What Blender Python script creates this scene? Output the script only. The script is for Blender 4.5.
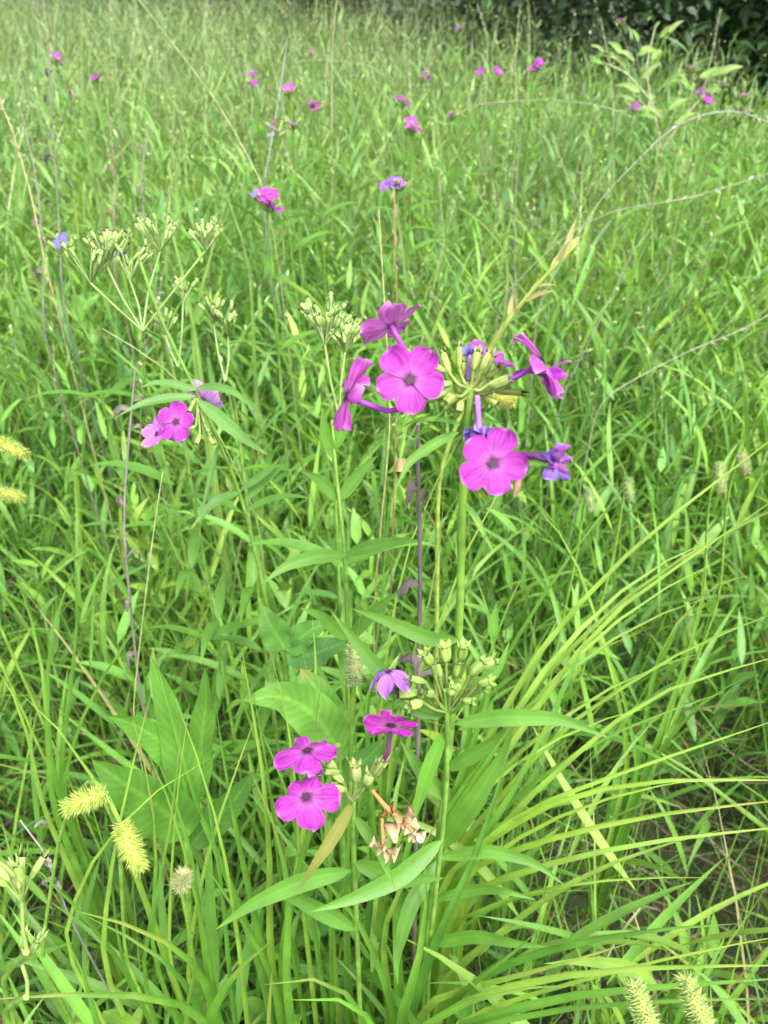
import bpy, math, random
import numpy as np
from mathutils import Vector, Matrix

for o in list(bpy.data.objects):
    bpy.data.objects.remove(o, do_unlink=True)
S = bpy.context.scene
COL = S.collection
R = math.radians
rng = np.random.default_rng(11)
random.seed(5)

# ------------------------------------------------------------------ camera
CAM_H, PITCH, FPX = 1.05, 36.0, 804.0
cd = bpy.data.cameras.new('camera')
cam = bpy.data.objects.new('camera', cd)
COL.objects.link(cam)
cam.location = (0, 0, CAM_H)
cam.rotation_euler = (R(90 - PITCH), 0, 0)
cd.sensor_fit = 'VERTICAL'
cd.sensor_height = 24.0
cd.lens = 24.0 * FPX / 1024.0
cd.clip_start, cd.clip_end = 0.02, 2000
S.camera = cam
cd.dof.use_dof = True
cd.dof.focus_distance = 0.38
cd.dof.aperture_fstop = 11.0        # a phone lens focused close: the far meadow goes a little soft

# ------------------------------------------------------------------ sky and sun (bright overcast)
SUN_EL, SUN_AZ = 62.0, 150.0           # azimuth measured from +Y clockwise: high, a little behind and to the right
w = bpy.data.worlds.new('World')
S.world = w
w.use_nodes = True
nt = w.node_tree
nt.nodes.clear()
sky = nt.nodes.new('ShaderNodeTexSky')
sky.sky_type = 'NISHITA'
sky.sun_disc = False
sky.sun_elevation = R(SUN_EL)
sky.sun_rotation = R(SUN_AZ)
sky.dust_density = 4.0
sky.air_density = 1.0
hs = nt.nodes.new('ShaderNodeHueSaturation')
hs.inputs['Saturation'].default_value = 0.35
bg = nt.nodes.new('ShaderNodeBackground')
bg.inputs['Strength'].default_value = 0.15
wo = nt.nodes.new('ShaderNodeOutputWorld')
nt.links.new(sky.outputs[0], hs.inputs['Color'])
nt.links.new(hs.outputs[0], bg.inputs['Color'])
nt.links.new(bg.outputs[0], wo.inputs['Surface'])
sd = bpy.data.lights.new('sun', 'SUN')
sd.energy = 1.5
sd.angle = R(14)
sd.color = (1.0, 0.96, 0.88)
sun = bpy.data.objects.new('sun', sd)
COL.objects.link(sun)
ang = R(SUN_AZ)
sv = Vector((math.sin(ang) * math.cos(R(SUN_EL)), math.cos(ang) * math.cos(R(SUN_EL)), math.sin(R(SUN_EL))))
sun.rotation_euler = sv.to_track_quat('Z', 'Y').to_euler()
S.view_settings.view_transform = 'Standard'
S.view_settings.look = 'None'
S.view_settings.exposure = 1.85
S.view_settings.gamma = 1.0
S.cycles.use_denoising = True
S.cycles.max_bounces = 8
S.cycles.diffuse_bounces = 5
S.cycles.transmission_bounces = 6
S.cycles.glossy_bounces = 2
S.cycles.caustics_reflective = False
S.cycles.caustics_refractive = False

# ------------------------------------------------------------------ pixel ray -> world point at a real depth
CP, SP = math.cos(R(PITCH)), math.sin(R(PITCH))
CC = np.array((0, 0, CAM_H))
RIGHT, UP, FWD = np.array((1., 0, 0)), np.array((0, SP, CP)), np.array((0, CP, -SP))


def P(px, py, d):
    return CC + d * (FWD + (px - 384) / FPX * RIGHT + (512 - py) / FPX * UP)


def GP(px, py, z=0.0):
    r = FWD + (px - 384) / FPX * RIGHT + (512 - py) / FPX * UP
    return CC + r * (z - CAM_H) / r[2]


def camdir(n):
    v = n[0] * RIGHT + n[1] * UP - n[2] * FWD
    return v / np.linalg.norm(v)


def unit(v):
    v = np.asarray(v, float)
    return v / max(np.linalg.norm(v), 1e-9)


# ------------------------------------------------------------------ materials
def nodes(name):
    m = bpy.data.materials.new(name)
    m.use_nodes = True
    t = m.node_tree
    t.nodes.clear()
    return m, t, t.nodes, t.links


def leaf_mat(name, trans=0.45, rough=0.48, spec=0.4, veins=14.0, dry=(0.32, 0.26, 0.08), tint_trans=(1.25, 1.12, 0.72), vamp=1.0, broad=False):
    """leaf: colour from the blade's own tint, parallel veins, pale midrib, drying tips and blotches; part of the light passes through"""
    m, t, n, l = nodes(name)
    out = n.new('ShaderNodeOutputMaterial')
    at = n.new('ShaderNodeAttribute'); at.attribute_name = 'tint'
    bl = n.new('ShaderNodeAttribute'); bl.attribute_name = 'blade'
    sep = n.new('ShaderNodeSeparateXYZ'); l.new(bl.outputs['Vector'], sep.inputs[0])
    geo = n.new('ShaderNodeNewGeometry')
    # veins along the blade
    mul = n.new('ShaderNodeMath'); mul.operation = 'MULTIPLY'; mul.inputs[1].default_value = veins * 6.283
    if broad:                                   # side veins running out from the midrib at a slant
        d1 = n.new('ShaderNodeMath'); d1.operation = 'SUBTRACT'; d1.inputs[1].default_value = 0.5; l.new(sep.outputs[0], d1.inputs[0])
        d2 = n.new('ShaderNodeMath'); d2.operation = 'ABSOLUTE'; l.new(d1.outputs[0], d2.inputs[0])
        d3 = n.new('ShaderNodeMath'); d3.operation = 'MULTIPLY_ADD'; l.new(d2.outputs[0], d3.inputs[0]); d3.inputs[1].default_value = -0.32; l.new(sep.outputs[1], d3.inputs[2])
        l.new(d3.outputs[0], mul.inputs[0])
    else:
        l.new(sep.outputs[0], mul.inputs[0])
    sn = n.new('ShaderNodeMath'); sn.operation = 'SINE'; l.new(mul.outputs[0], sn.inputs[0])
    vr = n.new('ShaderNodeMapRange'); l.new(sn.outputs[0], vr.inputs[0])
    vr.inputs[1].default_value = -1; vr.inputs[2].default_value = 1; vr.inputs[3].default_value = 1 - .06 * vamp; vr.inputs[4].default_value = 1 + .05 * vamp
    # midrib
    ab = n.new('ShaderNodeMath'); ab.operation = 'SUBTRACT'; ab.inputs[1].default_value = 0.5; l.new(sep.outputs[0], ab.inputs[0])
    a2 = n.new('ShaderNodeMath'); a2.operation = 'ABSOLUTE'; l.new(ab.outputs[0], a2.inputs[0])
    mr = n.new('ShaderNodeMapRange'); l.new(a2.outputs[0], mr.inputs[0])
    mr.inputs[1].default_value = 0.02; mr.inputs[2].default_value = 0.09; mr.inputs[3].default_value = 1.3 if broad else 1.12; mr.inputs[4].default_value = 1.0
    mm = n.new('ShaderNodeMath'); mm.operation = 'MULTIPLY'; l.new(vr.outputs[0], mm.inputs[0]); l.new(mr.outputs[0], mm.inputs[1])
    # blotches
    no = n.new('ShaderNodeTexNoise'); no.inputs['Scale'].default_value = 38; no.inputs['Detail'].default_value = 4
    l.new(geo.outputs['Position'], no.inputs['Vector'])
    nr = n.new('ShaderNodeMapRange'); l.new(no.outputs['Fac'], nr.inputs[0])
    nr.inputs[1].default_value = 0.3; nr.inputs[2].default_value = 0.7; nr.inputs[3].default_value = 0.78; nr.inputs[4].default_value = 1.22
    m3 = n.new('ShaderNodeMath'); m3.operation = 'MULTIPLY'; l.new(mm.outputs[0], m3.inputs[0]); l.new(nr.outputs[0], m3.inputs[1])
    sc = n.new('ShaderNodeVectorMath'); sc.operation = 'SCALE'; l.new(at.outputs['Color'], sc.inputs[0]); l.new(m3.outputs[0], sc.inputs['Scale'])
    # dry tips: v near 1 plus noise, strength by the blade's random number
    add = n.new('ShaderNodeMath'); add.operation = 'MULTIPLY_ADD'; l.new(no.outputs['Fac'], add.inputs[0]); add.inputs[1].default_value = 0.5
    l.new(sep.outputs[1], add.inputs[2])
    a4 = n.new('ShaderNodeMath'); a4.operation = 'MULTIPLY_ADD'; l.new(sep.outputs[2], a4.inputs[0]); a4.inputs[1].default_value = 0.22; l.new(add.outputs[0], a4.inputs[2])
    dr = n.new('ShaderNodeMapRange'); l.new(a4.outputs[0], dr.inputs[0])
    dr.inputs[1].default_value = 1.32; dr.inputs[2].default_value = 1.5; dr.inputs[3].default_value = 0; dr.inputs[4].default_value = 0.8
    mx = n.new('ShaderNodeMix'); mx.data_type = 'RGBA'; l.new(dr.outputs[0], mx.inputs[0]); l.new(sc.outputs[0], mx.inputs[6]); mx.inputs[7].default_value = (*dry, 1)
    sp = n.new('ShaderNodeTexNoise'); sp.inputs['Scale'].default_value = 130; sp.inputs['Detail'].default_value = 2; l.new(geo.outputs['Position'], sp.inputs['Vector'])
    sr = n.new('ShaderNodeMapRange'); l.new(sp.outputs['Fac'], sr.inputs[0])
    sr.inputs[1].default_value = 0.70; sr.inputs[2].default_value = 0.75; sr.inputs[3].default_value = 0; sr.inputs[4].default_value = 0.55
    m0 = mx
    mx = n.new('ShaderNodeMix'); mx.data_type = 'RGBA'; l.new(sr.outputs[0], mx.inputs[0]); l.new(m0.outputs[2], mx.inputs[6]); mx.inputs[7].default_value = (.16, .11, .04, 1)
    pb = n.new('ShaderNodeBsdfPrincipled'); l.new(mx.outputs[2], pb.inputs['Base Color'])
    pb.inputs['Roughness'].default_value = rough; pb.inputs['Specular IOR Level'].default_value = spec
    bp = n.new('ShaderNodeBump'); bp.inputs['Strength'].default_value = 0.15; bp.inputs['Distance'].default_value = 0.0005
    l.new(mm.outputs[0], bp.inputs['Height']); l.new(bp.outputs[0], pb.inputs['Normal'])
    tr = n.new('ShaderNodeBsdfTranslucent')
    tm = n.new('ShaderNodeVectorMath'); tm.operation = 'MULTIPLY'; l.new(mx.outputs[2], tm.inputs[0]); tm.inputs[1].default_value = tint_trans
    l.new(tm.outputs[0], tr.inputs['Color'])
    ms = n.new('ShaderNodeMixShader'); ms.inputs[0].default_value = trans
    l.new(pb.outputs[0], ms.inputs[1]); l.new(tr.outputs[0], ms.inputs[2]); l.new(ms.outputs[0], out.inputs[0])
    return m


def petal_mat():
    """petal: its own tint, fine radial veins, paler streaks round the mouth of the tube and at the rim"""
    m, t, n, l = nodes('petal')
    out = n.new('ShaderNodeOutputMaterial')
    at = n.new('ShaderNodeAttribute'); at.attribute_name = 'tint'
    bl = n.new('ShaderNodeAttribute'); bl.attribute_name = 'blade'
    sep = n.new('ShaderNodeSeparateXYZ'); l.new(bl.outputs['Vector'], sep.inputs[0])
    mapv = n.new('ShaderNodeVectorMath'); mapv.operation = 'MULTIPLY'; mapv.inputs[1].default_value = (13, 1.8, 9); l.new(bl.outputs['Vector'], mapv.inputs[0])
    no = n.new('ShaderNodeTexNoise'); no.inputs['Scale'].default_value = 1.0; no.inputs['Detail'].default_value = 3; l.new(mapv.outputs[0], no.inputs['Vector'])
    nr = n.new('ShaderNodeMapRange'); l.new(no.outputs['Fac'], nr.inputs[0])
    nr.inputs[1].default_value = 0.3; nr.inputs[2].default_value = 0.7; nr.inputs[3].default_value = 0.55; nr.inputs[4].default_value = 1.35
    sc = n.new('ShaderNodeVectorMath'); sc.operation = 'SCALE'; l.new(at.outputs['Color'], sc.inputs[0]); l.new(nr.outputs[0], sc.inputs['Scale'])
    rp = n.new('ShaderNodeValToRGB'); l.new(sep.outputs[1], rp.inputs[0])
    e = rp.color_ramp.elements
    e[0].position = 0.0; e[0].color = (0.0, 0, 0, 1)
    e[1].position = 1.0; e[1].color = (0.28, 0.28, 0.28, 1)
    for p_, v_ in ((0.1, 0.05), (0.2, 0.12), (0.42, 0.02), (0.9, 0.0)):
        x = e.new(p_); x.color = (v_, v_, v_, 1)
    mx = n.new('ShaderNodeMix'); mx.data_type = 'RGBA'; l.new(rp.outputs[0], mx.inputs[0]); l.new(sc.outputs[0], mx.inputs[6]); mx.inputs[7].default_value = (0.85, 0.5, 0.85, 1)
    pb = n.new('ShaderNodeBsdfPrincipled'); l.new(mx.outputs[2], pb.inputs['Base Color'])
    pb.inputs['Roughness'].default_value = 0.6; pb.inputs['Specular IOR Level'].default_value = 0.25
    bp = n.new('ShaderNodeBump'); bp.inputs['Strength'].default_value = 0.3; bp.inputs['Distance'].default_value = 0.0005
    l.new(no.outputs['Fac'], bp.inputs['Height']); l.new(bp.outputs[0], pb.inputs['Normal'])
    tr = n.new('ShaderNodeBsdfTranslucent'); l.new(mx.outputs[2], tr.inputs['Color'])
    ms = n.new('ShaderNodeMixShader'); ms.inputs[0].default_value = 0.35
    l.new(pb.outputs[0], ms.inputs[1]); l.new(tr.outputs[0], ms.inputs[2]); l.new(ms.outputs[0], out.inputs[0])
    return m


def tint_mat(name, rough=0.6, scale=120, amp=0.35, trans=0.12):
    """stems, spikes, buds, bark: the mesh's own tint broken up by fine noise"""
    m, t, n, l = nodes(name)
    out = n.new('ShaderNodeOutputMaterial')
    at = n.new('ShaderNodeAttribute'); at.attribute_name = 'tint'
    geo = n.new('ShaderNodeNewGeometry')
    no = n.new('ShaderNodeTexNoise'); no.inputs['Scale'].default_value = scale; no.inputs['Detail'].default_value = 4
    l.new(geo.outputs['Position'], no.inputs['Vector'])
    nr = n.new('ShaderNodeMapRange'); l.new(no.outputs['Fac'], nr.inputs[0])
    nr.inputs[1].default_value = 0.3; nr.inputs[2].default_value = 0.7; nr.inputs[3].default_value = 1 - amp; nr.inputs[4].default_value = 1 + amp
    sc = n.new('ShaderNodeVectorMath'); sc.operation = 'SCALE'; l.new(at.outputs['Color'], sc.inputs[0]); l.new(nr.outputs[0], sc.inputs['Scale'])
    pb = n.new('ShaderNodeBsdfPrincipled'); l.new(sc.outputs[0], pb.inputs['Base Color']); pb.inputs['Roughness'].default_value = rough
    tr = n.new('ShaderNodeBsdfTranslucent'); l.new(sc.outputs[0], tr.inputs['Color'])
    ms = n.new('ShaderNodeMixShader'); ms.inputs[0].default_value = trans
    l.new(pb.outputs[0], ms.inputs[1]); l.new(tr.outputs[0], ms.inputs[2]); l.new(ms.outputs[0], out.inputs[0])
    return m


def soil_mat():
    m, t, n, l = nodes('soil')
    out = n.new('ShaderNodeOutputMaterial')
    geo = n.new('ShaderNodeNewGeometry')
    no = n.new('ShaderNodeTexNoise'); no.inputs['Scale'].default_value = 9; no.inputs['Detail'].default_value = 8; l.new(geo.outputs['Position'], no.inputs['Vector'])
    rp = n.new('ShaderNodeValToRGB'); l.new(no.outputs['Fac'], rp.inputs[0])
    e = rp.color_ramp.elements
    e[0].position = 0.3; e[0].color = (0.012, 0.016, 0.006, 1)
    e[1].position = 0.72; e[1].color = (0.04, 0.034, 0.018, 1)
    x = e.new(0.52); x.color = (0.03, 0.045, 0.015, 1)
    pb = n.new('ShaderNodeBsdfPrincipled'); l.new(rp.outputs[0], pb.inputs['Base Color']); pb.inputs['Roughness'].default_value = 0.95
    bp = n.new('ShaderNodeBump'); bp.inputs['Strength'].default_value = 0.8; bp.inputs['Distance'].default_value = 0.02
    l.new(no.outputs['Fac'], bp.inputs['Height']); l.new(bp.outputs[0], pb.inputs['Normal']); l.new(pb.outputs[0], out.inputs[0])
    return m


M_LEAF = leaf_mat('leaf')
M_BROAD = leaf_mat('broad_leaf', trans=0.42, rough=0.62, spec=.22, veins=13.0, vamp=1.1, broad=True)
M_DARKLEAF = leaf_mat('thicket_leaf', trans=0.25, rough=0.5, veins=3.0)
M_DRY = leaf_mat('dry_leaf', trans=0.2, rough=0.8, spec=0.2, tint_trans=(1.0, 0.95, 0.85))
M_PETAL = petal_mat()
M_STEM = tint_mat('stem', 0.5)
M_SPIKE = tint_mat('spike', 0.55, 300, 0.25, 0.2)
M_BARK = tint_mat('bark', 0.9, 40, 0.4, 0.0)
M_EYE = tint_mat('eye', 0.7, 300, 0.2, 0.0)
M_SOIL = soil_mat()


# ------------------------------------------------------------------ mesh builder
class MB:
    def __init__(s):
        s.v, s.q, s.t, s.b, s.n = [], [], [], [], 0

    def add(s, v, q, tint, blade):
        v = np.asarray(v, np.float32).reshape(-1, 3)
        k = len(v)
        s.v.append(v)
        s.q.append(np.asarray(q, np.int32).reshape(-1, 4) + s.n)
        tint = np.asarray(tint, np.float32)
        s.t.append(np.broadcast_to(tint, (k, 3)) if tint.ndim == 1 else tint.reshape(-1, 3))
        s.b.append(np.asarray(blade, np.float32).reshape(-1, 3))
        s.n += k
        return s

    def build(s, name, mat, parent=None, base=None, smooth=True):
        v = np.concatenate(s.v)
        q = np.concatenate(s.q)
        if base is None and parent is not None:
            base = ORIGIN[parent.name]
        if base is not None:
            v = v - np.asarray(base, np.float32)
        me = bpy.data.meshes.new(name)
        me.vertices.add(len(v))
        me.vertices.foreach_set('co', v.astype(np.float32).ravel())
        # triangles are stored as quads whose last corner repeats the third
        tri = q[:, 2] == q[:, 3]
        cnt = np.where(tri, 3, 4).astype(np.int32)
        mask = np.ones(q.shape, bool)
        mask[tri, 3] = False
        me.loops.add(int(cnt.sum()))
        me.loops.foreach_set('vertex_index', q[mask])
        me.polygons.add(len(q))
        st = np.zeros(len(q), np.int32)
        st[1:] = np.cumsum(cnt)[:-1]
        me.polygons.foreach_set('loop_start', st)
        me.polygons.foreach_set('loop_total', cnt)
        me.polygons.foreach_set('use_smooth', np.full(len(q), smooth))
        a = me.attributes.new('tint', 'FLOAT_COLOR', 'POINT')
        tc = np.ones((len(v), 4), np.float32)
        tc[:, :3] = np.concatenate(s.t)
        a.data.foreach_set('color', tc.ravel())
        a = me.attributes.new('blade', 'FLOAT_VECTOR', 'POINT')
        a.data.foreach_set('vector', np.concatenate(s.b).astype(np.float32).ravel())
        me.materials.append(mat)
        me.update(calc_edges=True)
        me.validate()
        o = bpy.data.objects.new(name, me)
        COL.objects.link(o)
        if parent is not None:
            o.parent = parent
            if parent.name in ORIGIN:
                ORIGIN[o.name] = ORIGIN[parent.name]
        elif base is not None:
            o.location = tuple(base)
        return o


ORIGIN = {}


def tag(o, label, cat, group=None, kind=None):
    if label: o['label'] = label
    if cat: o['category'] = cat
    if group: o['group'] = group
    if kind: o['kind'] = kind
    return o


def thing(name, label, cat, base, group=None):
    o = bpy.data.objects.new(name, None)
    COL.objects.link(o)
    o.empty_display_size = 0.02
    o.location = tuple(float(x) for x in base)
    ORIGIN[o.name] = np.asarray(base, float)
    return tag(o, label, cat, group)


def prof(kind, t):
    if kind == 'grass':
        return np.minimum(1, 0.55 + 3.2 * t) * np.clip(1 - t ** 2.2, 0, 1) ** 0.8
    if kind == 'lance':
        return np.sin(np.pi * np.clip(t, 0, 1) ** 0.72) ** 0.85 * (1 - 0.25 * t) + 0.05 * (1 - t)
    if kind == 'ovate':
        return np.sin(np.pi * np.clip(t, 0, 1) ** 0.62) ** 0.75 + 0.03 * (1 - t)
    if kind == 'strap':
        return np.minimum(1, 0.7 + 1.5 * t) * np.clip(1 - t ** 4, 0, 1)


def ribbons(mb, p0, az, el0, L, droop, wd, tint, seg=5, kind='grass', fold=0.35, roll=None, twist=None, bend=None, across=3):
    """many leaf blades at once: each starts at p0, rises at el0 and bows over by droop along its length"""
    N = len(p0)
    if N == 0:
        return
    t = np.linspace(0, 1, seg + 1)[None]
    el = el0[:, None] - droop[:, None] * t ** 1.4
    a = az[:, None] + (0 if bend is None else bend[:, None] * t)
    T = np.stack([np.cos(a) * np.cos(el), np.sin(a) * np.cos(el), np.sin(el)], -1)
    ds = (L / seg)[:, None, None]
    c = np.zeros((N, seg + 1, 3))
    c[:, 1:] = np.cumsum(0.5 * (T[:, 1:] + T[:, :-1]) * ds, 1)
    c += p0[:, None]
    sd_ = np.stack([-np.sin(a), np.cos(a), 0 * a], -1)
    nm = np.cross(T, sd_)
    r = np.zeros((N, 1)) if roll is None else roll[:, None]
    if twist is not None:
        r = r + twist[:, None] * t
    r = np.broadcast_to(r, (N, seg + 1))[..., None]
    side = sd_ * np.cos(r) + nm * np.sin(r)
    nn = nm * np.cos(r) - sd_ * np.sin(r)
    hw = (0.5 * wd[:, None] * prof(kind, t))[..., None]
    if across == 3:
        v = np.stack([c - side * hw, c + nn * hw * fold * -1, c + side * hw], 2)
        us = np.array([0, 0.5, 1.0])
    else:
        v = np.stack([c - side * hw, c + side * hw], 2)
        us = np.array([0, 1.0])
    A = across
    idx = np.arange(N * (seg + 1) * A).reshape(N, seg + 1, A)
    q = np.stack([idx[:, :-1, :-1], idx[:, :-1, 1:], idx[:, 1:, 1:], idx[:, 1:, :-1]], -1)
    bl = np.zeros((N, seg + 1, A, 3), np.float32)
    bl[..., 0] = us[None, None]
    bl[..., 1] = t[..., None]
    bl[..., 2] = rng.random(N)[:, None, None]
    tt = np.broadcast_to(tint[:, None, None], (N, seg + 1, A, 3))
    mb.add(v, q, tt, bl)


def spline(pts, n):
    """smooth curve from the first to the last point: evenly resampled polyline with its corners rounded off"""
    p = np.asarray(pts, float)
    if len(p) == 2:
        t = np.linspace(0, 1, n)[:, None]
        return p[0] * (1 - t) + p[1] * t
    d = np.concatenate([[0], np.cumsum(np.linalg.norm(np.diff(p, axis=0), axis=1))])
    m = 81
    u = np.linspace(0, d[-1], m)
    c = np.stack([np.interp(u, d, p[:, k]) for k in range(3)], -1)
    sg = min(.02, .07 * d[-1]) / (d[-1] / (m - 1))       # corner radius: 2 cm, less on short pieces
    for _ in range(int(min(90, 2 * sg * sg))):
        c[1:-1] = .25 * c[:-2] + .5 * c[1:-1] + .25 * c[2:]
    w_ = np.linspace(0, m - 1, n)
    return np.stack([np.interp(w_, np.arange(m), c[:, k]) for k in range(3)], -1)


def tangents(c):
    T = np.gradient(c, axis=0)
    return T / np.maximum(np.linalg.norm(T, axis=1, keepdims=True), 1e-9)


def ribbon(mb, pts, width, tint, kind='grass', hint=(0, -0.4, 1), seg=14, fold=0.3, twist=0.0, wave=0.0, tip_tint=None):
    """one blade along a 3D path; hint is roughly the way its upper face looks"""
    c = spline(pts, seg + 1)
    T = tangents(c)
    h = np.asarray(hint, float)[None]
    side = np.cross(T, h)
    side /= np.maximum(np.linalg.norm(side, axis=1, keepdims=True), 1e-6)
    nm = np.cross(side, T)
    t = np.linspace(0, 1, seg + 1)
    r = (twist * t)[:, None]
    s2 = side * np.cos(r) + nm * np.sin(r)
    n2 = nm * np.cos(r) - side * np.sin(r)
    hw = (0.5 * width * prof(kind, t))[:, None]
    us = np.array([0, .25, .5, .75, 1.0])
    wv = (np.sin(t * 17 + rng.random() * 6) * wave)[:, None] * hw
    v = np.stack([c + s2 * hw * (2 * u - 1) + n2 * (hw * fold * (abs(2 * u - 1) - 0.6) + wv * (1 if u in (0, 1) else 0) * (2 * u - 1)) for u in us], 1)
    A = 5
    idx = np.arange((seg + 1) * A).reshape(seg + 1, A)
    q = np.stack([idx[:-1, :-1], idx[:-1, 1:], idx[1:, 1:], idx[1:, :-1]], -1)
    bl = np.zeros((seg + 1, A, 3))
    bl[..., 0] = us
    bl[..., 1] = t[:, None]
    bl[..., 2] = rng.random()
    tt = np.broadcast_to(np.asarray(tint, float), (seg + 1, A, 3)).copy()
    if tip_tint is not None:
        k = np.clip((t - 0.55) / 0.4, 0, 1)[:, None, None]
        tt = tt * (1 - k) + np.asarray(tip_tint) * k
    mb.add(v, q, tt, bl)


def tube(mb, pts, radii, tint, sides=7, n=None, tint2=None, caps=True):
    n = n or max(6, 5 * len(pts))
    c = spline(pts, n)
    T = tangents(c)
    rad = np.interp(np.linspace(0, 1, n), np.linspace(0, 1, len(np.atleast_1d(radii))), np.atleast_1d(radii))
    ref = np.array((0, 0, 1.)) if abs(T[:, 2]).mean() < 0.8 else np.array((0, 1., 0.1))
    a = np.cross(T, ref); a /= np.maximum(np.linalg.norm(a, axis=1, keepdims=True), 1e-6)
    b = np.cross(T, a)
    th = np.linspace(0, 2 * np.pi, sides, endpoint=False)
    v = c[:, None] + rad[:, None, None] * (a[:, None] * np.cos(th)[None, :, None] + b[:, None] * np.sin(th)[None, :, None])
    idx = np.arange(n * sides).reshape(n, sides)
    nx = np.roll(idx, -1, 1)
    q = np.stack([idx[:-1], nx[:-1], nx[1:], idx[1:]], -1).reshape(-1, 4)
    bl = np.zeros((n, sides, 3))
    bl[..., 0] = np.linspace(0, 1, sides)
    bl[..., 1] = np.linspace(0, 1, n)[:, None]
    tt = np.asarray(tint, float)
    if tint2 is not None:
        k = np.linspace(0, 1, n)[:, None, None]
        tt = np.broadcast_to(tt * (1 - k) + np.asarray(tint2) * k, (n, sides, 3))
    mb.add(v, q, tt, bl)
    if caps:
        for e, ring in ((0, idx[0][::-1]), (n - 1, idx[-1])):
            k = len(ring)
            vv = np.vstack([v[e][[r % sides for r in ring]], c[e][None]])
            qq = [[i, (i + 1) % k, k, k] for i in range(k)]
            te = tt if tt.ndim == 1 else tt[e, 0]
            mb.add(vv, qq, te, np.full((k + 1, 3), 0.5))
    return mb


def frame_of(nrm, roll_up):
    z = unit(nrm)
    x = np.cross(roll_up, z)
    if np.linalg.norm(x) < 1e-3:
        x = np.cross((1, 0, 0.1), z)
    x = unit(x)
    y = np.cross(z, x)
    return x, y, z


def petals(mb, c, nrm, roll, diam, tint, cup=0.1, ripple=0.05, spread=1.0, scales=(1, 1, 1, 1, 1), curl=0.0, upref=(0, 0, 1), n=10, rug=.018):
    """five obovate petals round a mouth; roll is the angle of the first petal in the flower's own plane"""
    x, y, z = frame_of(nrm, upref)
    Rr = diam / 2
    for k in range(5):
        th = R(roll) + k * 2 * np.pi / 5 + random.uniform(-.06, .06)
        ln = Rr * scales[k] * random.uniform(.92, 1.06)
        d = x * math.cos(th) + y * math.sin(th)
        s = -x * math.sin(th) + y * math.cos(th)
        tl = random.uniform(-.22, .22)
        v = np.linspace(0.0, 1, n)
        hw = ln * np.interp(v, [0, .12, .3, .5, .68, .82, .92, .97, 1.0], [.09, .14, .265, .385, .42, .375, .28, .185, .05]) * spread
        u = np.linspace(-1, 1, 7)
        V, U = np.meshgrid(v, u, indexing='ij')
        HW = hw[:, None] * np.ones_like(U)
        notch = 0.035 * np.exp(-(U * 2.6) ** 2) * np.clip((V - .75) * 4, 0, 1)
        rr = ln * (0.05 + 0.95 * V - notch)
        ph = random.uniform(0, 6); ph_ = random.uniform(0, 6)
        h = ln * (cup * V ** 2 + rug * np.sin(U * 6.5 + V * 5 + ph_) * V * (1.2 - V * .4) - curl * V ** 3 + ripple * np.sin(U * 2.6 + ph) * V + 0.08 * (U ** 2) * V * (1 - V) + tl * U * V * .5 - 0.04 * (1 - np.abs(U)) * V) + (0.00035 if k % 2 else 0)
        pts = c + d * rr[..., None] + s * (U * HW)[..., None] + z * h[..., None]
        idx = np.arange(n * 7).reshape(n, 7)
        q = np.stack([idx[:-1, :-1], idx[:-1, 1:], idx[1:, 1:], idx[1:, :-1]], -1)
        bl = np.stack([(U + 1) / 2, V, np.full_like(U, random.random())], -1)
        tv = np.asarray(tint) * random.uniform(.88, 1.08) * np.interp(V, [0, .1, .28, 1], [.25, .45, 1, 1])[..., None] * (1 + .12 * np.sin(U * 3 + ph)[..., None] * V[..., None])
        mb.add(pts, q, tv.reshape(-1, 3), bl)


def eye(mb, c, nrm, r, tint=(0.045, 0.001, 0.032)):
    """the dark mouth of the tube: a small dished star"""
    x, y, z = frame_of(nrm, (0, 0, 1))
    k = 10
    ring = [c + (x * math.cos(i * 2 * math.pi / k) + y * math.sin(i * 2 * math.pi / k)) * r * (1.15 if i % 2 else .75) + z * r * .22 for i in range(k)]
    mid = [c + (x * math.cos(i * 2 * math.pi / k) + y * math.sin(i * 2 * math.pi / k)) * r * .45 + z * r * .1 for i in range(k)]
    vv = np.array(ring + mid + [c + z * r * .3])
    q = [[i, (i + 1) % k, k + (i + 1) % k, k + i] for i in range(k)] + [[k + i, k + (i + 1) % k, 2 * k, 2 * k] for i in range(k)]
    tt = np.array([tint] * k + [np.array(tint) * .4] * k + [(0.05, .012, .02)])
    mb.add(vv, q, tt, np.full((2 * k + 1, 3), .5))


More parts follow.
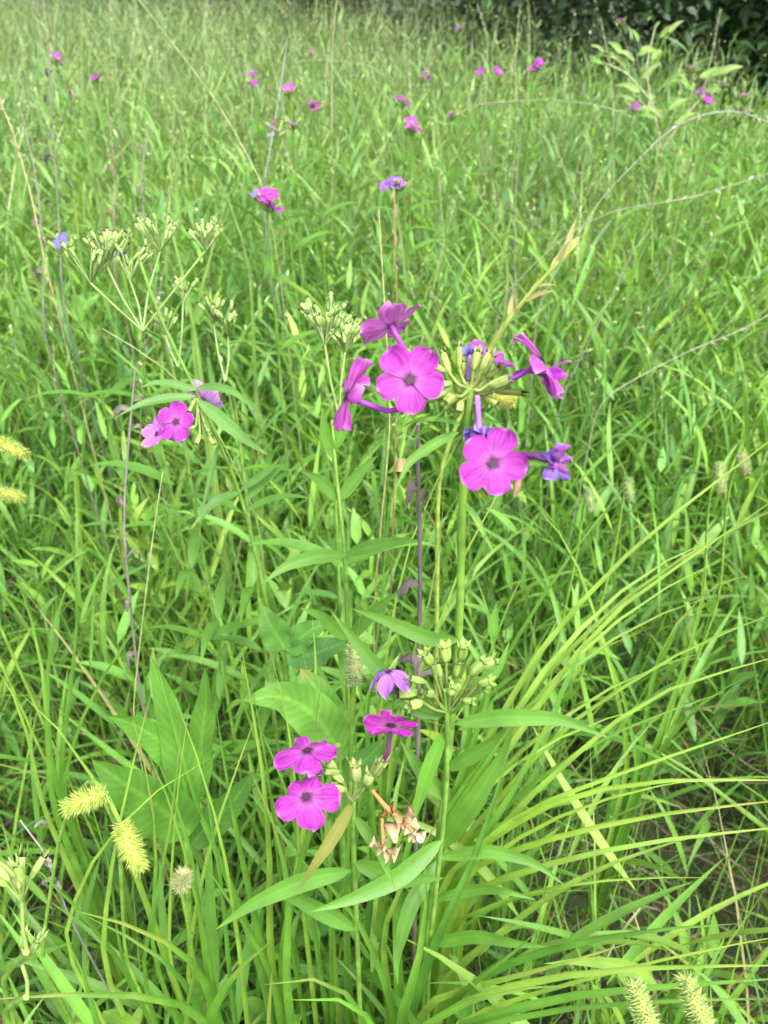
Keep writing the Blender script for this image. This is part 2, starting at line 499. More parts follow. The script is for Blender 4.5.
def calyx(mb, a, b, r, tint, teeth=5, tlen=0.35, open_=1.0):
    """green calyx from a to b with pointed teeth round its mouth"""
    a, b = np.asarray(a, float), np.asarray(b, float)
    L = np.linalg.norm(b - a)
    x, y, z = frame_of(b - a, (0.3, 0.2, 1))
    zs = np.array([0, .12, .35, .6, .82, 1.0])
    rs = r * np.array([.35, .75, 1.0, 1.05, .95, .8 * open_])
    k = 10
    th = np.arange(k) * 2 * np.pi / k
    v = a + z * (zs * L)[:, None, None] + rs[:, None, None] * (x * np.cos(th)[:, None] + y * np.sin(th)[:, None])[None]
    idx = np.arange(6 * k).reshape(6, k)
    nx = np.roll(idx, -1, 1)
    q = np.stack([idx[:-1], nx[:-1], nx[1:], idx[1:]], -1).reshape(-1, 4)
    tt = np.asarray(tint) * np.array([.9, .95, 1, 1, 1.05, 1.1])[:, None, None] * (1 + .3 * np.sin(th * 5 + 1))[None, :, None]
    mb.add(v, q, tt.reshape(-1, 3), np.full((6 * k, 3), .5))
    for i in range(teeth):
        t0 = i * 2 * math.pi / teeth + random.uniform(-.2, .2)
        d = x * math.cos(t0) + y * math.sin(t0)
        s = -x * math.sin(t0) + y * math.cos(t0)
        root = b + d * rs[-1]
        tip = root + z * L * tlen * random.uniform(.8, 1.2) + d * r * .55 * open_
        w_ = r * .55
        mb.add([root - s * w_, root + s * w_, tip, root - d * w_ * .5 - z * L * .05], [[0, 1, 2, 2], [1, 3, 2, 2], [3, 0, 2, 2]], np.asarray(tint) * 1.12, np.full((4, 3), .5))
    mb.add([b + x * rs[-1] * .9, b + y * rs[-1] * .9, b - x * rs[-1] * .9, b - y * rs[-1] * .9], [[0, 1, 2, 3]], np.asarray(tint) * .9, np.full((4, 3), .5))


MAG = np.array((0.36, 0.032, 0.345))
LIL = np.array((0.42, 0.17, 0.60))
BLU = np.array((0.16, 0.13, 0.55))
PUR = np.array((0.25, 0.035, 0.33))
STEMG = np.array((0.17, 0.32, 0.05))
LEAFG = np.array((0.10, 0.25, 0.03))
BUDG = np.array((0.27, 0.39, 0.09))


def flower(root, c, nrm, roll, diam, joint, tint=MAG, tube_tint=None, label=None, detail=True, **kw):
    """flower part (petals) with throat, tube and calyx as its sub-parts"""
    m = MB()
    petals(m, c, nrm, roll, diam, tint, **kw)
    f = m.build('flower', M_PETAL, root)
    if label: f['label'] = label
    if detail:
        e = MB(); eye(e, c + unit(nrm) * diam * .012, nrm, diam * .074); e.build('throat', M_EYE, f)
    n = unit(nrm)
    tt = tint * np.array((.55, .6, .75)) if tube_tint is None else tube_tint
    if joint is not None:
        j = np.asarray(joint, float)
        L = np.linalg.norm(j - c)
        back = c - n * L * .45
        t = MB()
        k = unit(j - back)
        ce = j - k * min(.011, L * .4)
        tube(t, [c + n * diam * .004, back, ce], [diam * .045, diam * .035, diam * .035, diam * .04], tt, 7)
        t.build('tube', M_PETAL, f)
        if detail:
            g = MB(); calyx(g, j, ce, diam * .055, BUDG * .8); g.build('calyx', M_SPIKE, f)
    return f


def down(p, jx=0.0, jy=0.0):
    return np.array((p[0] + jx, p[1] + jy, 0.0))


def rand_tint(n, warm=0.5, spread=0.25):
    a, b, c_ = np.array((0.235, 0.37, 0.055)), np.array((0.130, 0.295, 0.044)), np.array((0.075, 0.195, 0.05))
    k = np.clip(rng.normal(warm, spread, n), 0, 1)[:, None]
    col = np.where(k > .5, b + (a - b) * (k - .5) * 2, c_ + (b - c_) * k * 2)
    return col * rng.uniform(.8, 1.2, (n, 1))

# ------------------------------------------------------------------ ground
def ground():
    rad = np.concatenate([np.linspace(0, 10, 60), np.geomspace(10.6, 900, 26)])
    k = 72
    th = np.arange(k) * 2 * np.pi / k
    X = rad[:, None] * np.cos(th); Y = rad[:, None] * np.sin(th)
    Z = 0.02 * np.sin(X * 2.1 + 1) * np.cos(Y * 1.7) + 0.01 * np.sin(X * 5.3 - Y * 4.1)
    Z *= np.clip(rad[:, None] / .3, 0, 1) * np.exp(-rad[:, None] / 60)
    v = np.stack([X, Y, Z], -1)
    idx = np.arange(len(rad) * k).reshape(len(rad), k)
    nx = np.roll(idx, -1, 1)
    q = np.stack([idx[:-1], idx[1:], nx[1:], nx[:-1]], -1).reshape(-1, 4)
    m = MB(); m.add(v, q, (.05, .05, .03), np.zeros((v.size // 3, 3)))
    o = m.build('ground', M_SOIL)
    o['kind'] = 'structure'


ground()

# ------------------------------------------------------------------ meadow grass (uncountable)
def scatter(n, y0, y1, pad=0.35, spread=0.56):
    y = np.sqrt(rng.random(n) * (y1 ** 2 - y0 ** 2) * .9 + y0 ** 2) if y0 > .8 else rng.uniform(y0, y1, n)
    x = rng.uniform(-1, 1, n) * (pad + spread * np.abs(y))
    return x, y


G1, G2 = GP(675, 875, .05), GP(95, 905, .05)


def edge(x):
    """the grass ends along a slanting line at the foot of the thicket"""
    return np.maximum(np.where(x > 0, 8.2 - 2.3 * x, 8.2 - 1.7 * x), 4.1) + .2 * np.sin(x * 2.3)


def opening(x, y):
    """chance to keep a plant: thin sward over the two bare patches, nothing under the thicket"""
    a = ((x - G1[0] + .02) / .30) ** 2 + ((y - G1[1] + .10) / .25) ** 2
    b = ((x - G2[0]) / .17) ** 2 + ((y - G2[1] + .08) / .19) ** 2
    return np.clip(np.minimum(a ** 1.5, b), .025, 1) * (y < edge(x) + rng.normal(0, .2, len(x)))


def patch(x, y, s=1.0, o=0.0):
    return .5 + .25 * np.sin(x * 3.1 * s + 1.3 + o) * np.cos(y * 2.3 * s + .4) + .25 * np.sin(x * 6.7 * s - y * 4.9 * s + o)


def meadow():
    mg, mf = MB(), MB()
    #        culms, y0, y1, height, segments, across, basal, forbs, leaf scale
    bands = [(1000, -.15, 1.1, .45, 6, 3, 3600, 420, .85),
             (2300, 1.1, 2.3, .48, 5, 3, 4200, 900, .98),
             (3300, 2.3, 4.2, .50, 4, 2, 6500, 1300, 1.02),
             (4600, 4.2, 9.5, .52, 3, 2, 9000, 900, 1.1)]
    for bi, (nc, y0, y1, hm, seg, ac, nb, nf, ls) in enumerate(bands):
        # basal blades
        x, y = scatter(nb, y0, y1)
        k = rng.random(nb) < opening(x, y)
        x, y = x[k], y[k]; n = len(x)
        pt = patch(x, y)
        L = rng.uniform(.22, .58, n) * (.8 + .4 * pt) * (hm / .45)
        az = rng.uniform(0, 2 * np.pi, n)
        wd = rng.choice([.0028, .004, .006, .009], n, p=[.38, .3, .22, .1] if bi else [.40, .32, .25, .03]) * rng.uniform(.8, 1.2, n) * (ls ** .7)
        ribbons(mg, np.stack([x, y, np.zeros(n)], -1), az, rng.uniform(1.2, 1.52, n), L, rng.uniform(.1, 1.5, n) * rng.random(n), wd,
                np.where(rng.random((n, 1)) < .07, np.array((.36, .31, .15)), rand_tint(n, .5 + .35 * (pt - .5))), seg + 2, 'grass', .35, roll=rng.uniform(-1.2, 1.2, n), twist=rng.normal(0, .7, n), bend=rng.normal(0, .3, n), across=ac)
        # culms with two-ranked leaves
        x, y = scatter(nc, y0, y1)
        k = rng.random(nc) < opening(x, y)
        x, y = x[k], y[k]; n = len(x)
        pt = patch(x, y, 1.3, 2)
        h = hm * rng.uniform(.6, 1.15, n) * (.7 + .6 * pt)
        laz = rng.uniform(0, 2 * np.pi, n); le = rng.normal(1.44, .08, n)
        dirn = np.stack([np.cos(laz) * np.cos(le), np.sin(laz) * np.cos(le), np.sin(le)], -1)
        base = np.stack([x, y, np.zeros(n)], -1)
        warm = .52 + .45 * (patch(x, y, .9, 1) - .5)
        tn = rand_tint(n, warm, .2)
        ribbons(mg, base, laz, le, h, np.full(n, .06), np.full(n, .0026), tn * 1.05, 3, 'strap', .9, roll=rng.uniform(-1, 1, n), across=3 if bi < 2 else 2)
        rank = rng.uniform(0, 2 * np.pi, n)
        for j in range(6):
            f = (.25 + .75 * j / 5.0)
            kk = rng.random(n) < .92
            nn = kk.sum()
            p = base[kk] + dirn[kk] * (h[kk] * np.clip(f + rng.normal(0, .04, nn), 0, 1))[:, None]
            a = rank[kk] + (np.pi if j % 2 else 0) + rng.normal(0, .45, nn)
            LL = rng.uniform(.09, .19, nn) * (1.15 - .3 * f) * (.9 + .1 * ls)
            ribbons(mg, p, a, rng.uniform(.7, 1.4, nn), LL, rng.uniform(.1, 1.1, nn), rng.uniform(.0045, .0108, nn) * ls, tn[kk] * rng.uniform(.85, 1.2, (nn, 1)),
                    seg, 'lance' if j % 3 else 'grass', .3, roll=rng.normal(0, .45, nn), twist=rng.normal(0, .5, nn), bend=rng.normal(0, .3, nn), across=ac)
        # leafy forbs
        x, y = scatter(nf, y0, y1)
        k = rng.random(nf) < opening(x, y) * np.clip(patch(x, y, .8, 4) * 1.6, .1, 1)
        x, y = x[k], y[k]; n = len(x)
        h = hm * rng.uniform(.6, 1.15, n)
        base = np.stack([x, y, np.zeros(n)], -1)
        laz = rng.uniform(0, 2 * np.pi, n); le = rng.normal(1.47, .06, n)
        dirn = np.stack([np.cos(laz) * np.cos(le), np.sin(laz) * np.cos(le), np.sin(le)], -1)
        tn = rand_tint(n, .46)
        ribbons(mf, base, laz, le, h, np.full(n, .03), np.full(n, .0032), tn * .9, 2, 'strap', .9, across=3)
        for j in range(13):
            f = .25 + .75 * j / 12.0
            p = base + dirn * (h * f)[:, None]
            a = laz + j * 2.4 + rng.normal(0, .2, n)
            ribbons(mf, p, a, rng.uniform(.35, .95, n) + .4 * f, rng.uniform(.045, .085, n) * (1.15 - .4 * f), rng.uniform(.2, 1.0, n), rng.uniform(.009, .017, n) * (1.1 - .3 * f),
                    tn * rng.uniform(.9, 1.15, (n, 1)) * (1 + .25 * f), max(3, seg - 1), 'lance', .3, roll=rng.normal(0, .3, n), across=ac)
    # tints pale with distance: a hazy veil mixed into the far sward's colour
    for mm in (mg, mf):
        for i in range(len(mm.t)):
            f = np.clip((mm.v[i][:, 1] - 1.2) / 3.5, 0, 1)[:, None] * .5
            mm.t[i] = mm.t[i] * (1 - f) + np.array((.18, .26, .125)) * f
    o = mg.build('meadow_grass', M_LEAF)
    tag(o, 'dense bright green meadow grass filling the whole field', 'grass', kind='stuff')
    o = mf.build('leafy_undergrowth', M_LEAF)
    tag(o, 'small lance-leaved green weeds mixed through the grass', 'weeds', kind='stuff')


meadow()


def wisps():
    """hundreds of thin flowering grass stems and dry weed stalks standing over the far meadow"""
    m = MB()
    n = 2600
    x, y = scatter(n, .95, 9.0)
    k = y < edge(x)
    x, y = x[k], y[k]; n = len(x)
    for cx, cy, k_, sx in ((590, 310, 70, .16), (660, 250, 40, .15), (90, 210, 40, .2), (60, 300, 26, .1), (540, 190, 50, .25), (130, 130, 70, .5), (20, 120, 40, .3)):
        g = GP(cx, cy, .5)
        x = np.concatenate([x, g[0] + rng.normal(0, sx, k_)]); y = np.concatenate([y, g[1] + rng.normal(0, sx, k_)])
    h = rng.uniform(.5, .86, len(x))
    dark = rng.random(len(x)) < np.where(np.arange(len(x)) < n, .25, .55)
    n = len(x)
    c = np.where(dark[:, None], np.array((.13, .12, .08)), np.array((.36, .42, .20))) * rng.uniform(.75, 1.25, (n, 1))
    az = rng.uniform(0, 6.28, n); el = rng.normal(1.42, .12, n); dr = rng.uniform(0, .9, n)
    base = np.stack([x, y, np.zeros(n)], -1)
    bend = rng.normal(0, .2, n)
    ribbons(m, base, az, el, h, dr, rng.uniform(.0014, .0024, n) * (.7 + .3 * y), c, 9, 'strap', .9, bend=bend, roll=rng.uniform(-1.5, 1.5, n))
    # spikelets on the upper third: follow the same bend
    for t in np.linspace(.62, 1.0, 9):
        u = np.linspace(0, 1, 10)[None] * t
        ee = el[:, None] - dr[:, None] * u ** 1.4; aa = az[:, None] + bend[:, None] * u
        d = np.stack([np.cos(aa) * np.cos(ee), np.sin(aa) * np.cos(ee), np.sin(ee)], -1)
        p = base + (d[:, 1:] + d[:, :-1]).mean(1) * .5 * (h * t)[:, None]
        ribbons(m, p, rng.uniform(0, 6.28, n), rng.uniform(.2, 1.2, n), rng.uniform(.008, .018, n), rng.uniform(0, .8, n), rng.uniform(.0016, .0034, n) * (.7 + .3 * y), c * rng.uniform(.9, 1.35, (n, 1)), 2, 'lance', .3, across=2)
    o = m.build('seeding_grass_stems', M_DRY)
    tag(o, 'thin pale and brown seeding stems standing over the far meadow', 'grass stems', kind='stuff')


wisps()


def litter():
    """dead straw and fallen stalks between the plants"""
    m = MB()
    n = 2600
    x, y = scatter(n, -.1, 3.0)
    p = np.stack([x, y, rng.uniform(.005, .16, n)], -1)
    c = np.array([(.22, .18, .11), (.15, .11, .07), (.30, .26, .19), (.10, .07, .05)])[rng.integers(0, 4, n)]
    ribbons(m, p, rng.uniform(0, 6.28, n), rng.normal(.1, .35, n), rng.uniform(.08, .34, n), rng.normal(0, .5, n), rng.uniform(.0015, .005, n), c * rng.uniform(.7, 1.2, (n, 1)),
            5, 'strap', .5, roll=rng.uniform(-1.5, 1.5, n), twist=rng.normal(0, 1.5, n), bend=rng.normal(0, .6, n))
    for G, k, sx, sy in ((G1, 1100, .34, .22), (G2, 220, .12, .12)):
        n = k
        p = np.stack([rng.normal(G[0], sx * .7, n), rng.normal(G[1], sy * .7, n), rng.uniform(.01, .22, n)], -1)
        c = np.array([(.14, .105, .065), (.24, .20, .13), (.07, .055, .03), (.07, .14, .03), (.09, .19, .035), (.05, .11, .025), (.10, .21, .04)])[rng.integers(0, 7, n)]
        ribbons(m, p, rng.uniform(0, 6.28, n), rng.normal(.2, .5, n), rng.uniform(.06, .25, n), rng.normal(0, .7, n), rng.uniform(.0008, .0026, n), c * rng.uniform(.45, .95, (n, 1)),
                5, 'strap', .5, roll=rng.uniform(-1.5, 1.5, n), bend=rng.normal(0, .9, n))
    o = m.build('dry_litter', M_DRY)
    tag(o, 'dead brown straw and stalks lying under the grass', 'litter', kind='stuff')


litter()

# ------------------------------------------------------------------ thicket and trees along the far edge
def shrub(base, h, rad, nl, label, name='thicket_shrub', cat='shrub', group='dark shrubs along the far edge', leaf=(.05, .11), lw=.42, tint=(.035, .09, .022), trunk=False, z0=0.0):
    root = thing(name, label, cat, base, group)
    base = np.asarray(base, float)
    wd = MB()
    tips = []
    if trunk:
        top = base + np.array((random.uniform(-.2, .2), random.uniform(-.2, .2), h * .55))
        tube(wd, [base, (base + top) / 2 + (.06, .04, 0), top], [.13, .10, .07], (.10, .08, .06), 9, 12)
        fork = top
    for i in range(9 if not trunk else 12):
        a = random.uniform(0, 6.28); r = rad * random.uniform(.35, .95)
        st = base if not trunk else base + (fork - base) * random.uniform(.45, 1)
        zz = h * random.uniform(.35, .95) if not trunk else z0 + (h - z0) * random.uniform(.1, .95)
        tip = base + np.array((math.cos(a) * r, math.sin(a) * r, zz))
        tube(wd, [st, (st + tip) / 2 + np.array((0, 0, .08 * h)), tip], [.014 + .03 * trunk, .009 + .015 * trunk, .003], (.09, .065, .05), 5, 8)
        tips.append(tip)
    wd.build('trunk' if trunk else 'branches', M_BARK, root)
    lf = MB()
    nc = 80 if not trunk else 70
    a = rng.uniform(0, 6.28, nc); rr = rad * np.sqrt(rng.random(nc)); zz = z0 + (h - z0) * rng.random(nc) ** (1.0 if trunk else 1.7)
    cl = base + np.stack([np.cos(a) * rr, np.sin(a) * rr * .9, zz * 1.0], -1)
    cl = np.vstack([cl, np.array(tips)])
    ci = rng.integers(0, len(cl), nl)
    p = cl[ci] + rng.normal(0, rad * .16, (nl, 3))
    p[:, 2] = np.maximum(p[:, 2], .02)
    shade = rng.uniform(.75, 1.35, len(cl))[ci][:, None]
    L = rng.uniform(leaf[0], leaf[1], nl)
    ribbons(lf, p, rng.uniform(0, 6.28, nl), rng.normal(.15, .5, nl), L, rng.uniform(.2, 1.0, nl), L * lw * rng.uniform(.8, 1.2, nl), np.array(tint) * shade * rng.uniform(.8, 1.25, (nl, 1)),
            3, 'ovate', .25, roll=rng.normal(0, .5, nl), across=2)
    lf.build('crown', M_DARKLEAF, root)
    return root


SHRUBS = [((1.7, 5.1, 0), 1.5, .68, 5200, 'dense dark shrub behind the pale sapling at the top right'),
          ((2.35, 4.65, 0), 1.8, .72, 5200, 'dark leafy shrub at the right edge of the far thicket'),
          ((3.4, 4.3, 0), 2.0, .8, 3600, 'tall dark shrub outside the right end of the thicket'),
          ((1.05, 7.0, 0), 1.7, .72, 5200, 'round dark shrub behind the tall culms at top centre'),
          ((2.0, 6.1, 0), 2.2, 1.0, 5200, 'tall blackish shrub filling the shade behind the front bushes'),
          ((-.2, 8.4, 0), 1.8, .9, 5200, 'grey-green shrub behind the far phlox left of centre'),
          ((-1.7, 10.6, 0), 2.0, 1.1, 4200, 'broad dim shrub beyond the tall grass, second from the left'),
          ((-3.8, 12.6, 0), 2.1, 1.4, 4200, 'leftmost dim shrub beyond the far grass'),
          ((1.0, 8.4, 0), 2.3, 1.1, 5200, 'deep shaded shrub between the two far tree trunks'),
          ((3.4, 6.0, 0), 2.3, 1.1, 4000, 'big dark shrub behind the right-hand end of the thicket')]
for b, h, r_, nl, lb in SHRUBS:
    shrub(b, h, r_, nl, lb, leaf=(.06, .115), tint=(.024, .06, .017) if b[0] > 1.2 else (.045, .10, .03))  # tree shade put into the leaf tint, darkest in the right-hand shrubs
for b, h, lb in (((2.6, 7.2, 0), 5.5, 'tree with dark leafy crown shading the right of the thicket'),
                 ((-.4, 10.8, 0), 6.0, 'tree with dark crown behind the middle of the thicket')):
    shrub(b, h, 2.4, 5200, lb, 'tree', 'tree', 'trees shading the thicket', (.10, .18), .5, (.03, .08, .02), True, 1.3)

# ------------------------------------------------------------------ builders of plants
def lance_leaf(root, pts, width, tint=LEAFG, kind='lance', hint=(0, -.5, 1), name='leaf', mat=None, **kw):
    m = MB()
    ribbon(m, pts, width, tint, kind, hint, **kw)
    return m.build(name, mat or M_LEAF, root)


def leaf_at(root, node, az, L, wd, el=.7, droop=1.1, tint=LEAFG, name='leaf'):
    m = MB()
    f = np.array
    ribbons(m, f([node]), f([az]), f([el]), f([L]), f([droop]), f([wd]), f([tint]), 9, 'lance', .3, roll=f([random.uniform(-.3, .3)]))
    return m.build(name, M_LEAF, root)


def stem_part(root, pts, radii, tint=STEMG, name='stem', n=None, mat=None):
    m = MB()
    tube(m, pts, radii, tint, 8, n or 8 * len(pts), tint2=None)
    return m.build(name, mat or M_STEM, root)


def px(*seq):
    return [P(*s) for s in seq]


def bud_cluster(root, joint, ends, r=.0016, tint=BUDG, ped=None, name='bud', tlen=.35, open_=1.0):
    """each end is (point, direction, length): pedicel from the joint and a green calyx"""
    for e, d, L in ends:
        e = np.asarray(e, float)
        m = MB()
        mid = (np.asarray(joint) + e) / 2 + np.array((0, 0, -.002))
        tube(m, [joint, mid, e], [.0009, .0007, .0009], tint * .75, 5, 6)
        calyx(m, e, e + unit(d) * L, r * random.uniform(.7, 1.2), tint * random.uniform(.7, 1.2), tlen=tlen, open_=open_)
        m.build(name, M_SPIKE, root)


def wilted(root, c, joint, size, tint, tt, n=None, label='shrivelled bluish flower'):
    m = MB()
    petals(m, c, n if n is not None else (0.1, -.6, -.7), random.uniform(0, 72), size, tint, cup=.55, ripple=.35, spread=.8, curl=.5, rug=.16, scales=[random.uniform(.7, 1.1) for _ in range(5)])
    petals(m, np.asarray(c) + camdir((0, 0, 1)) * size * .06, n if n is not None else (0.1, -.6, -.7), random.uniform(0, 72), size * .72, np.asarray(tint) * (1.3, .6, .7), cup=.8, ripple=.5, spread=.9, curl=.7, rug=.25, scales=[random.uniform(.6, 1.1) for _ in range(5)])
    f = m.build('flower', M_PETAL, root)
    f['label'] = label
    t = MB(); tube(t, [c, (np.asarray(c) + joint) / 2 + (0, 0, .001), joint], [size * .09, size * .07, size * .07], tt, 7)
    t.build('tube', M_PETAL, f)
    return f


# ------------------------------------------------------------------ main phlox
D0 = .28
hub = P(470, 388, D0)
A = thing('phlox_plant', 'tall phlox in the middle with the largest magenta flowers facing the camera', 'flower', down(P(462, 640, .35)), 'magenta phlox plants')
stem_part(A, [down(P(462, 640, .35)), P(425, 950, .515), P(446, 780, .40), P(461, 620, .342), P(461, 500, .307), hub], [.0020, .0020, .0020, .0019, .0018, .0015], STEMG * (1.0, 1.0, .8))
J = lambda a, b, d=D0: P(a, b, d)
flower(A, P(410, 380, .272), camdir((-.06, .10, 1)), -88, 75 * .272 / FPX, J(452, 384), upref=UP, label='round magenta flower facing the camera, left of the head')
flower(A, P(493, 463, .262), camdir((.05, -.02, 1)), 68, 72 * .262 / FPX, J(476, 405, .285), upref=UP, label='round magenta flower facing the camera, lowest of the head')
flower(A, P(391, 326, .282), camdir((-.45, .86, -.2)), 35, 74 * .282 / FPX, J(446, 372), MAG * (1.3, 3.2, 1.25), tube_tint=PUR * 1.3, upref=UP, cup=.12, label='magenta flower seen from behind, topmost of the head')
flower(A, P(347, 397, .275), camdir((-.93, .30, .26)), 84, 80 * .275 / FPX, J(448, 392), MAG * (1.3, 2.2, 1.2), upref=UP, cup=-.12, ripple=.2, tube_tint=PUR * 1.5, label='magenta flower seen edge-on at the left of the head')
flower(A, P(489, 357, .292), camdir((.35, .75, .45)), 30, 52 * .292 / FPX, J(466, 385), MAG * (.9, 1.8, 1.05), upref=UP, cup=.15, label='half hidden pink flower behind the buds')
flower(A, P(541, 361, .272), camdir((.78, .52, .2)), 60, 78 * .272 / FPX, J(490, 388), MAG * (1.25, 2.2, 1.2), upref=UP, cup=-.15, ripple=.12, tube_tint=PUR * 1.4, label='magenta flower in profile at the right of the head')
flower(A, P(545, 376, .276), camdir((.55, -.2, .2)), 100, 44 * .276 / FPX, J(492, 392), PUR * (1.4, 1.2, 1.3), upref=UP, cup=.9, spread=.7, tube_tint=PUR, label='half closed dark purple flower under the profile flower')
wilted(A, P(479, 434, .28), P(477, 396, .281), 44 * .28 / FPX, BLU, LIL * (.8, .9, 1.1), camdir((-.1, -.9, .3)))
wilted(A, P(557, 461, .262), P(505, 455, .27), 48 * .262 / FPX, BLU * (1.25, .75, .8), PUR * (.5, .6, .5), camdir((.6, -.1, .75)), 'shrivelled purple-blue flower at the lower right')
wilted(A, P(470, 352, .285), P(468, 380, .283), 32 * .285 / FPX, BLU * (1.2, 1.3, 1), LIL, camdir((.1, .9, .3)))
ends = []
for (a, b, da, db, ln) in ((446, 372, -.3, 1, 26), (457, 366, 0, 1, 26), (480, 376, .5, .8, 30), (492, 384, .9, .35, 34), (497, 392, 1, -.05, 34), (455, 395, -.6, -.2, 20),
                           (468, 395, .1, -.3, 18), (486, 398, .7, -.5, 20), (474, 368, .2, .9, 22), (463, 378, -.1, .8, 22), (452, 398, -.6, -.5, 18), (483, 368, .4, .9, 22), (488, 378, .8, .6, 22), (476, 400, .3, -.6, 18), (460, 402, -.2, -.8, 16)):
    z = random.uniform(-.014, .004)
    ends.append((P(470 + (a - 470) * .85, 386 + (b - 386) * .85, D0 - z), camdir((da, db, random.uniform(-.1, .6))), ln * .85 * D0 / FPX))
bud_cluster(A, hub, ends, .00145, np.array((.30, .40, .085)))
m = MB(); tube(m, [P(515, 466, .274), P(519, 480, .275), P(514, 497, .275)], [.0008, .0011, .0014, .0005], (.35, .2, .12), 7); m.build('seed_capsule', M_SPIKE, A)
m = MB(); calyx(m, P(402, 458, .30), P(402, 472, .30), .0022, np.array((.42, .28, .12)), tlen=.5, open_=1.3); tube(m, [P(402, 459, .30), P(420, 432, .29), hub], [.0006, .0005, .0006], STEMG, 5); m.build('seed_capsule', M_SPIKE, A)
# small bracts below the head and the leaves of the stem
for pts, wd in ((px((462, 425, .29), (440, 418, .287), (415, 420, .285), (400, 428, .283)), .0022), (px((462, 425, .29), (484, 420, .288), (505, 424, .286)), .0022),
                (px((459, 432, .292), (440, 440, .29), (410, 460, .285), (395, 490, .282)), .004), (px((460, 640, .345), (430, 640, .34), (385, 620, .335), (350, 608, .33)), .007),
                (px((455, 724, .37), (500, 717, .365), (560, 718, .36), (610, 738, .355)), .0085), (px((447, 770, .39), (490, 745, .38), (508, 725, .375)), .008),
                (px((440, 850, .42), (475, 800, .40), (500, 760, .395), (515, 725, .39)), .011), (px((438, 860, .43), (410, 905, .42), (395, 960, .42), (398, 985, .42)), .009),
                (px((438, 858, .43), (490, 850, .42), (535, 862, .415), (566, 886, .41)), .008), (px((432, 900, .46), (480, 888, .45), (510, 892, .44), (536, 900, .44)), .007),
                (px((430, 945, .49), (475, 935, .47), (520, 945, .46), (552, 947, .455)), .009)):
    lance_leaf(A, pts, wd, LEAFG * random.uniform(.85, 1.2), hint=(0, -.75, .65))

# ------------------------------------------------------------------ budding head just beside it
B = thing('phlox_plant', 'phlox gone over, a head of bare pale green calyces below the large magenta flowers', 'flower', down(P(452, 720, .36), .01, -.02), 'magenta phlox plants')
hb = P(448, 712, .335)
stem_part(B, [down(P(452, 720, .36), .01, -.02), P(428, 960, .47), P(446, 800, .375), hb, P(446, 690, .326)], [.0018, .0018, .0016, .0014, .0011])
ends = []
for (a, b, da, db, ln) in ((432, 665, -.5, .8, 20), (446, 662, -.1, 1, 22), (461, 660, .1, 1, 24), (470, 675, .6, .7, 24), (480, 668, .8, .5, 20), (425, 682, -.9, .3, 20), (418, 692, -1, -.05, 24), (422, 702, -1, -.2, 18),
                           (440, 678, -.2, .9, 18), (455, 678, .2, .9, 20), (468, 690, .8, .2, 22), (478, 684, .9, .4, 18), (450, 695, .2, .5, 14), (434, 695, -.7, .3, 14), (462, 700, .9, 0, 14)):
    ends.append((P(a, b, .325 + random.uniform(-.012, .006)), camdir((da, db, random.uniform(0, .8))), ln * .82 * .325 / FPX))
bud_cluster(B, hb, ends, .0020, np.array((.24, .37, .075)), open_=1.15)
for pts, wd in ((px((448, 715, .34), (420, 712, .335), (395, 690, .33), (330, 610, .325)), .0085), (px((448, 716, .34), (470, 690, .335), (498, 672, .335), (510, 640, .335)), .006),
                (px((446, 800, .375), (420, 770, .37), (400, 740, .37)), .008), (px((445, 730, .345), (428, 770, .35), (410, 830, .36)), .007),
                (px((442, 840, .39), (400, 878, .38), (350, 900, .375), (310, 912, .37)), .010)):
    lance_leaf(B, pts, wd, LEAFG * random.uniform(.9, 1.25), hint=(0, -.75, .65))

# ------------------------------------------------------------------ low flowers
Cn = thing('phlox_plant', 'low phlox with two stacked magenta flowers and withered brown petals', 'flower', down(P(352, 800, .36), 0, -.01), 'magenta phlox plants')
hc = P(352, 800, .345)
stem_part(Cn, [down(P(352, 800, .36), 0, -.01), P(358, 960, .47), P(354, 860, .39), hc, P(356, 775, .335)], [.0020, .0019, .0017, .0015, .001])
flower(Cn, P(308, 751, .322), camdir((-.12, .93, .30)), -70, 62 * .322 / FPX, P(340, 772, .335), upref=UP, cup=-.10, ripple=.1, scales=(1.15, 1, .8, .9, 1.1))
flower(Cn, P(306, 797, .325), camdir((.10, .70, .70)), -78, 64 * .325 / FPX, P(338, 782, .338), upref=UP, cup=-.05, ripple=.1, scales=(1.1, 1.05, .75, .7, 1.0))
flower(Cn, P(391, 726, .322), camdir((.10, .97, .12)), -94, 62 * .322 / FPX, P(374, 775, .332), MAG * (1, .8, .9), upref=UP, cup=.03, ripple=.06, tube_tint=MAG * (.5, .7, .5))
flower(Cn, P(389, 672, .325), camdir((-.15, .9, .25)), -80, 44 * .325 / FPX, P(398, 700, .335), LIL * (.85, .8, .95), upref=UP, cup=-.5, curl=.3, label='pale lilac flower with drooping petals')
stem_part(Cn, [hc, P(385, 760, .34), P(402, 700, .335)], [.0009, .0008, .0007], STEMG, name='pedicel')
bud_cluster(Cn, hc, [(P(a, b, .338), camdir((da, db, .4)), ln * .338 / FPX) for a, b, da, db, ln in ((335, 772, -.4, .8, 16), (343, 782, -.5, .6, 18), (356, 782, 0, 1, 20), (366, 785, .3, .9, 16), (330, 765, -.6, .6, 14), (345, 790, -.7, .3, 14), (372, 775, .5, .8, 16))], .0022, np.array((.27, .34, .10)))
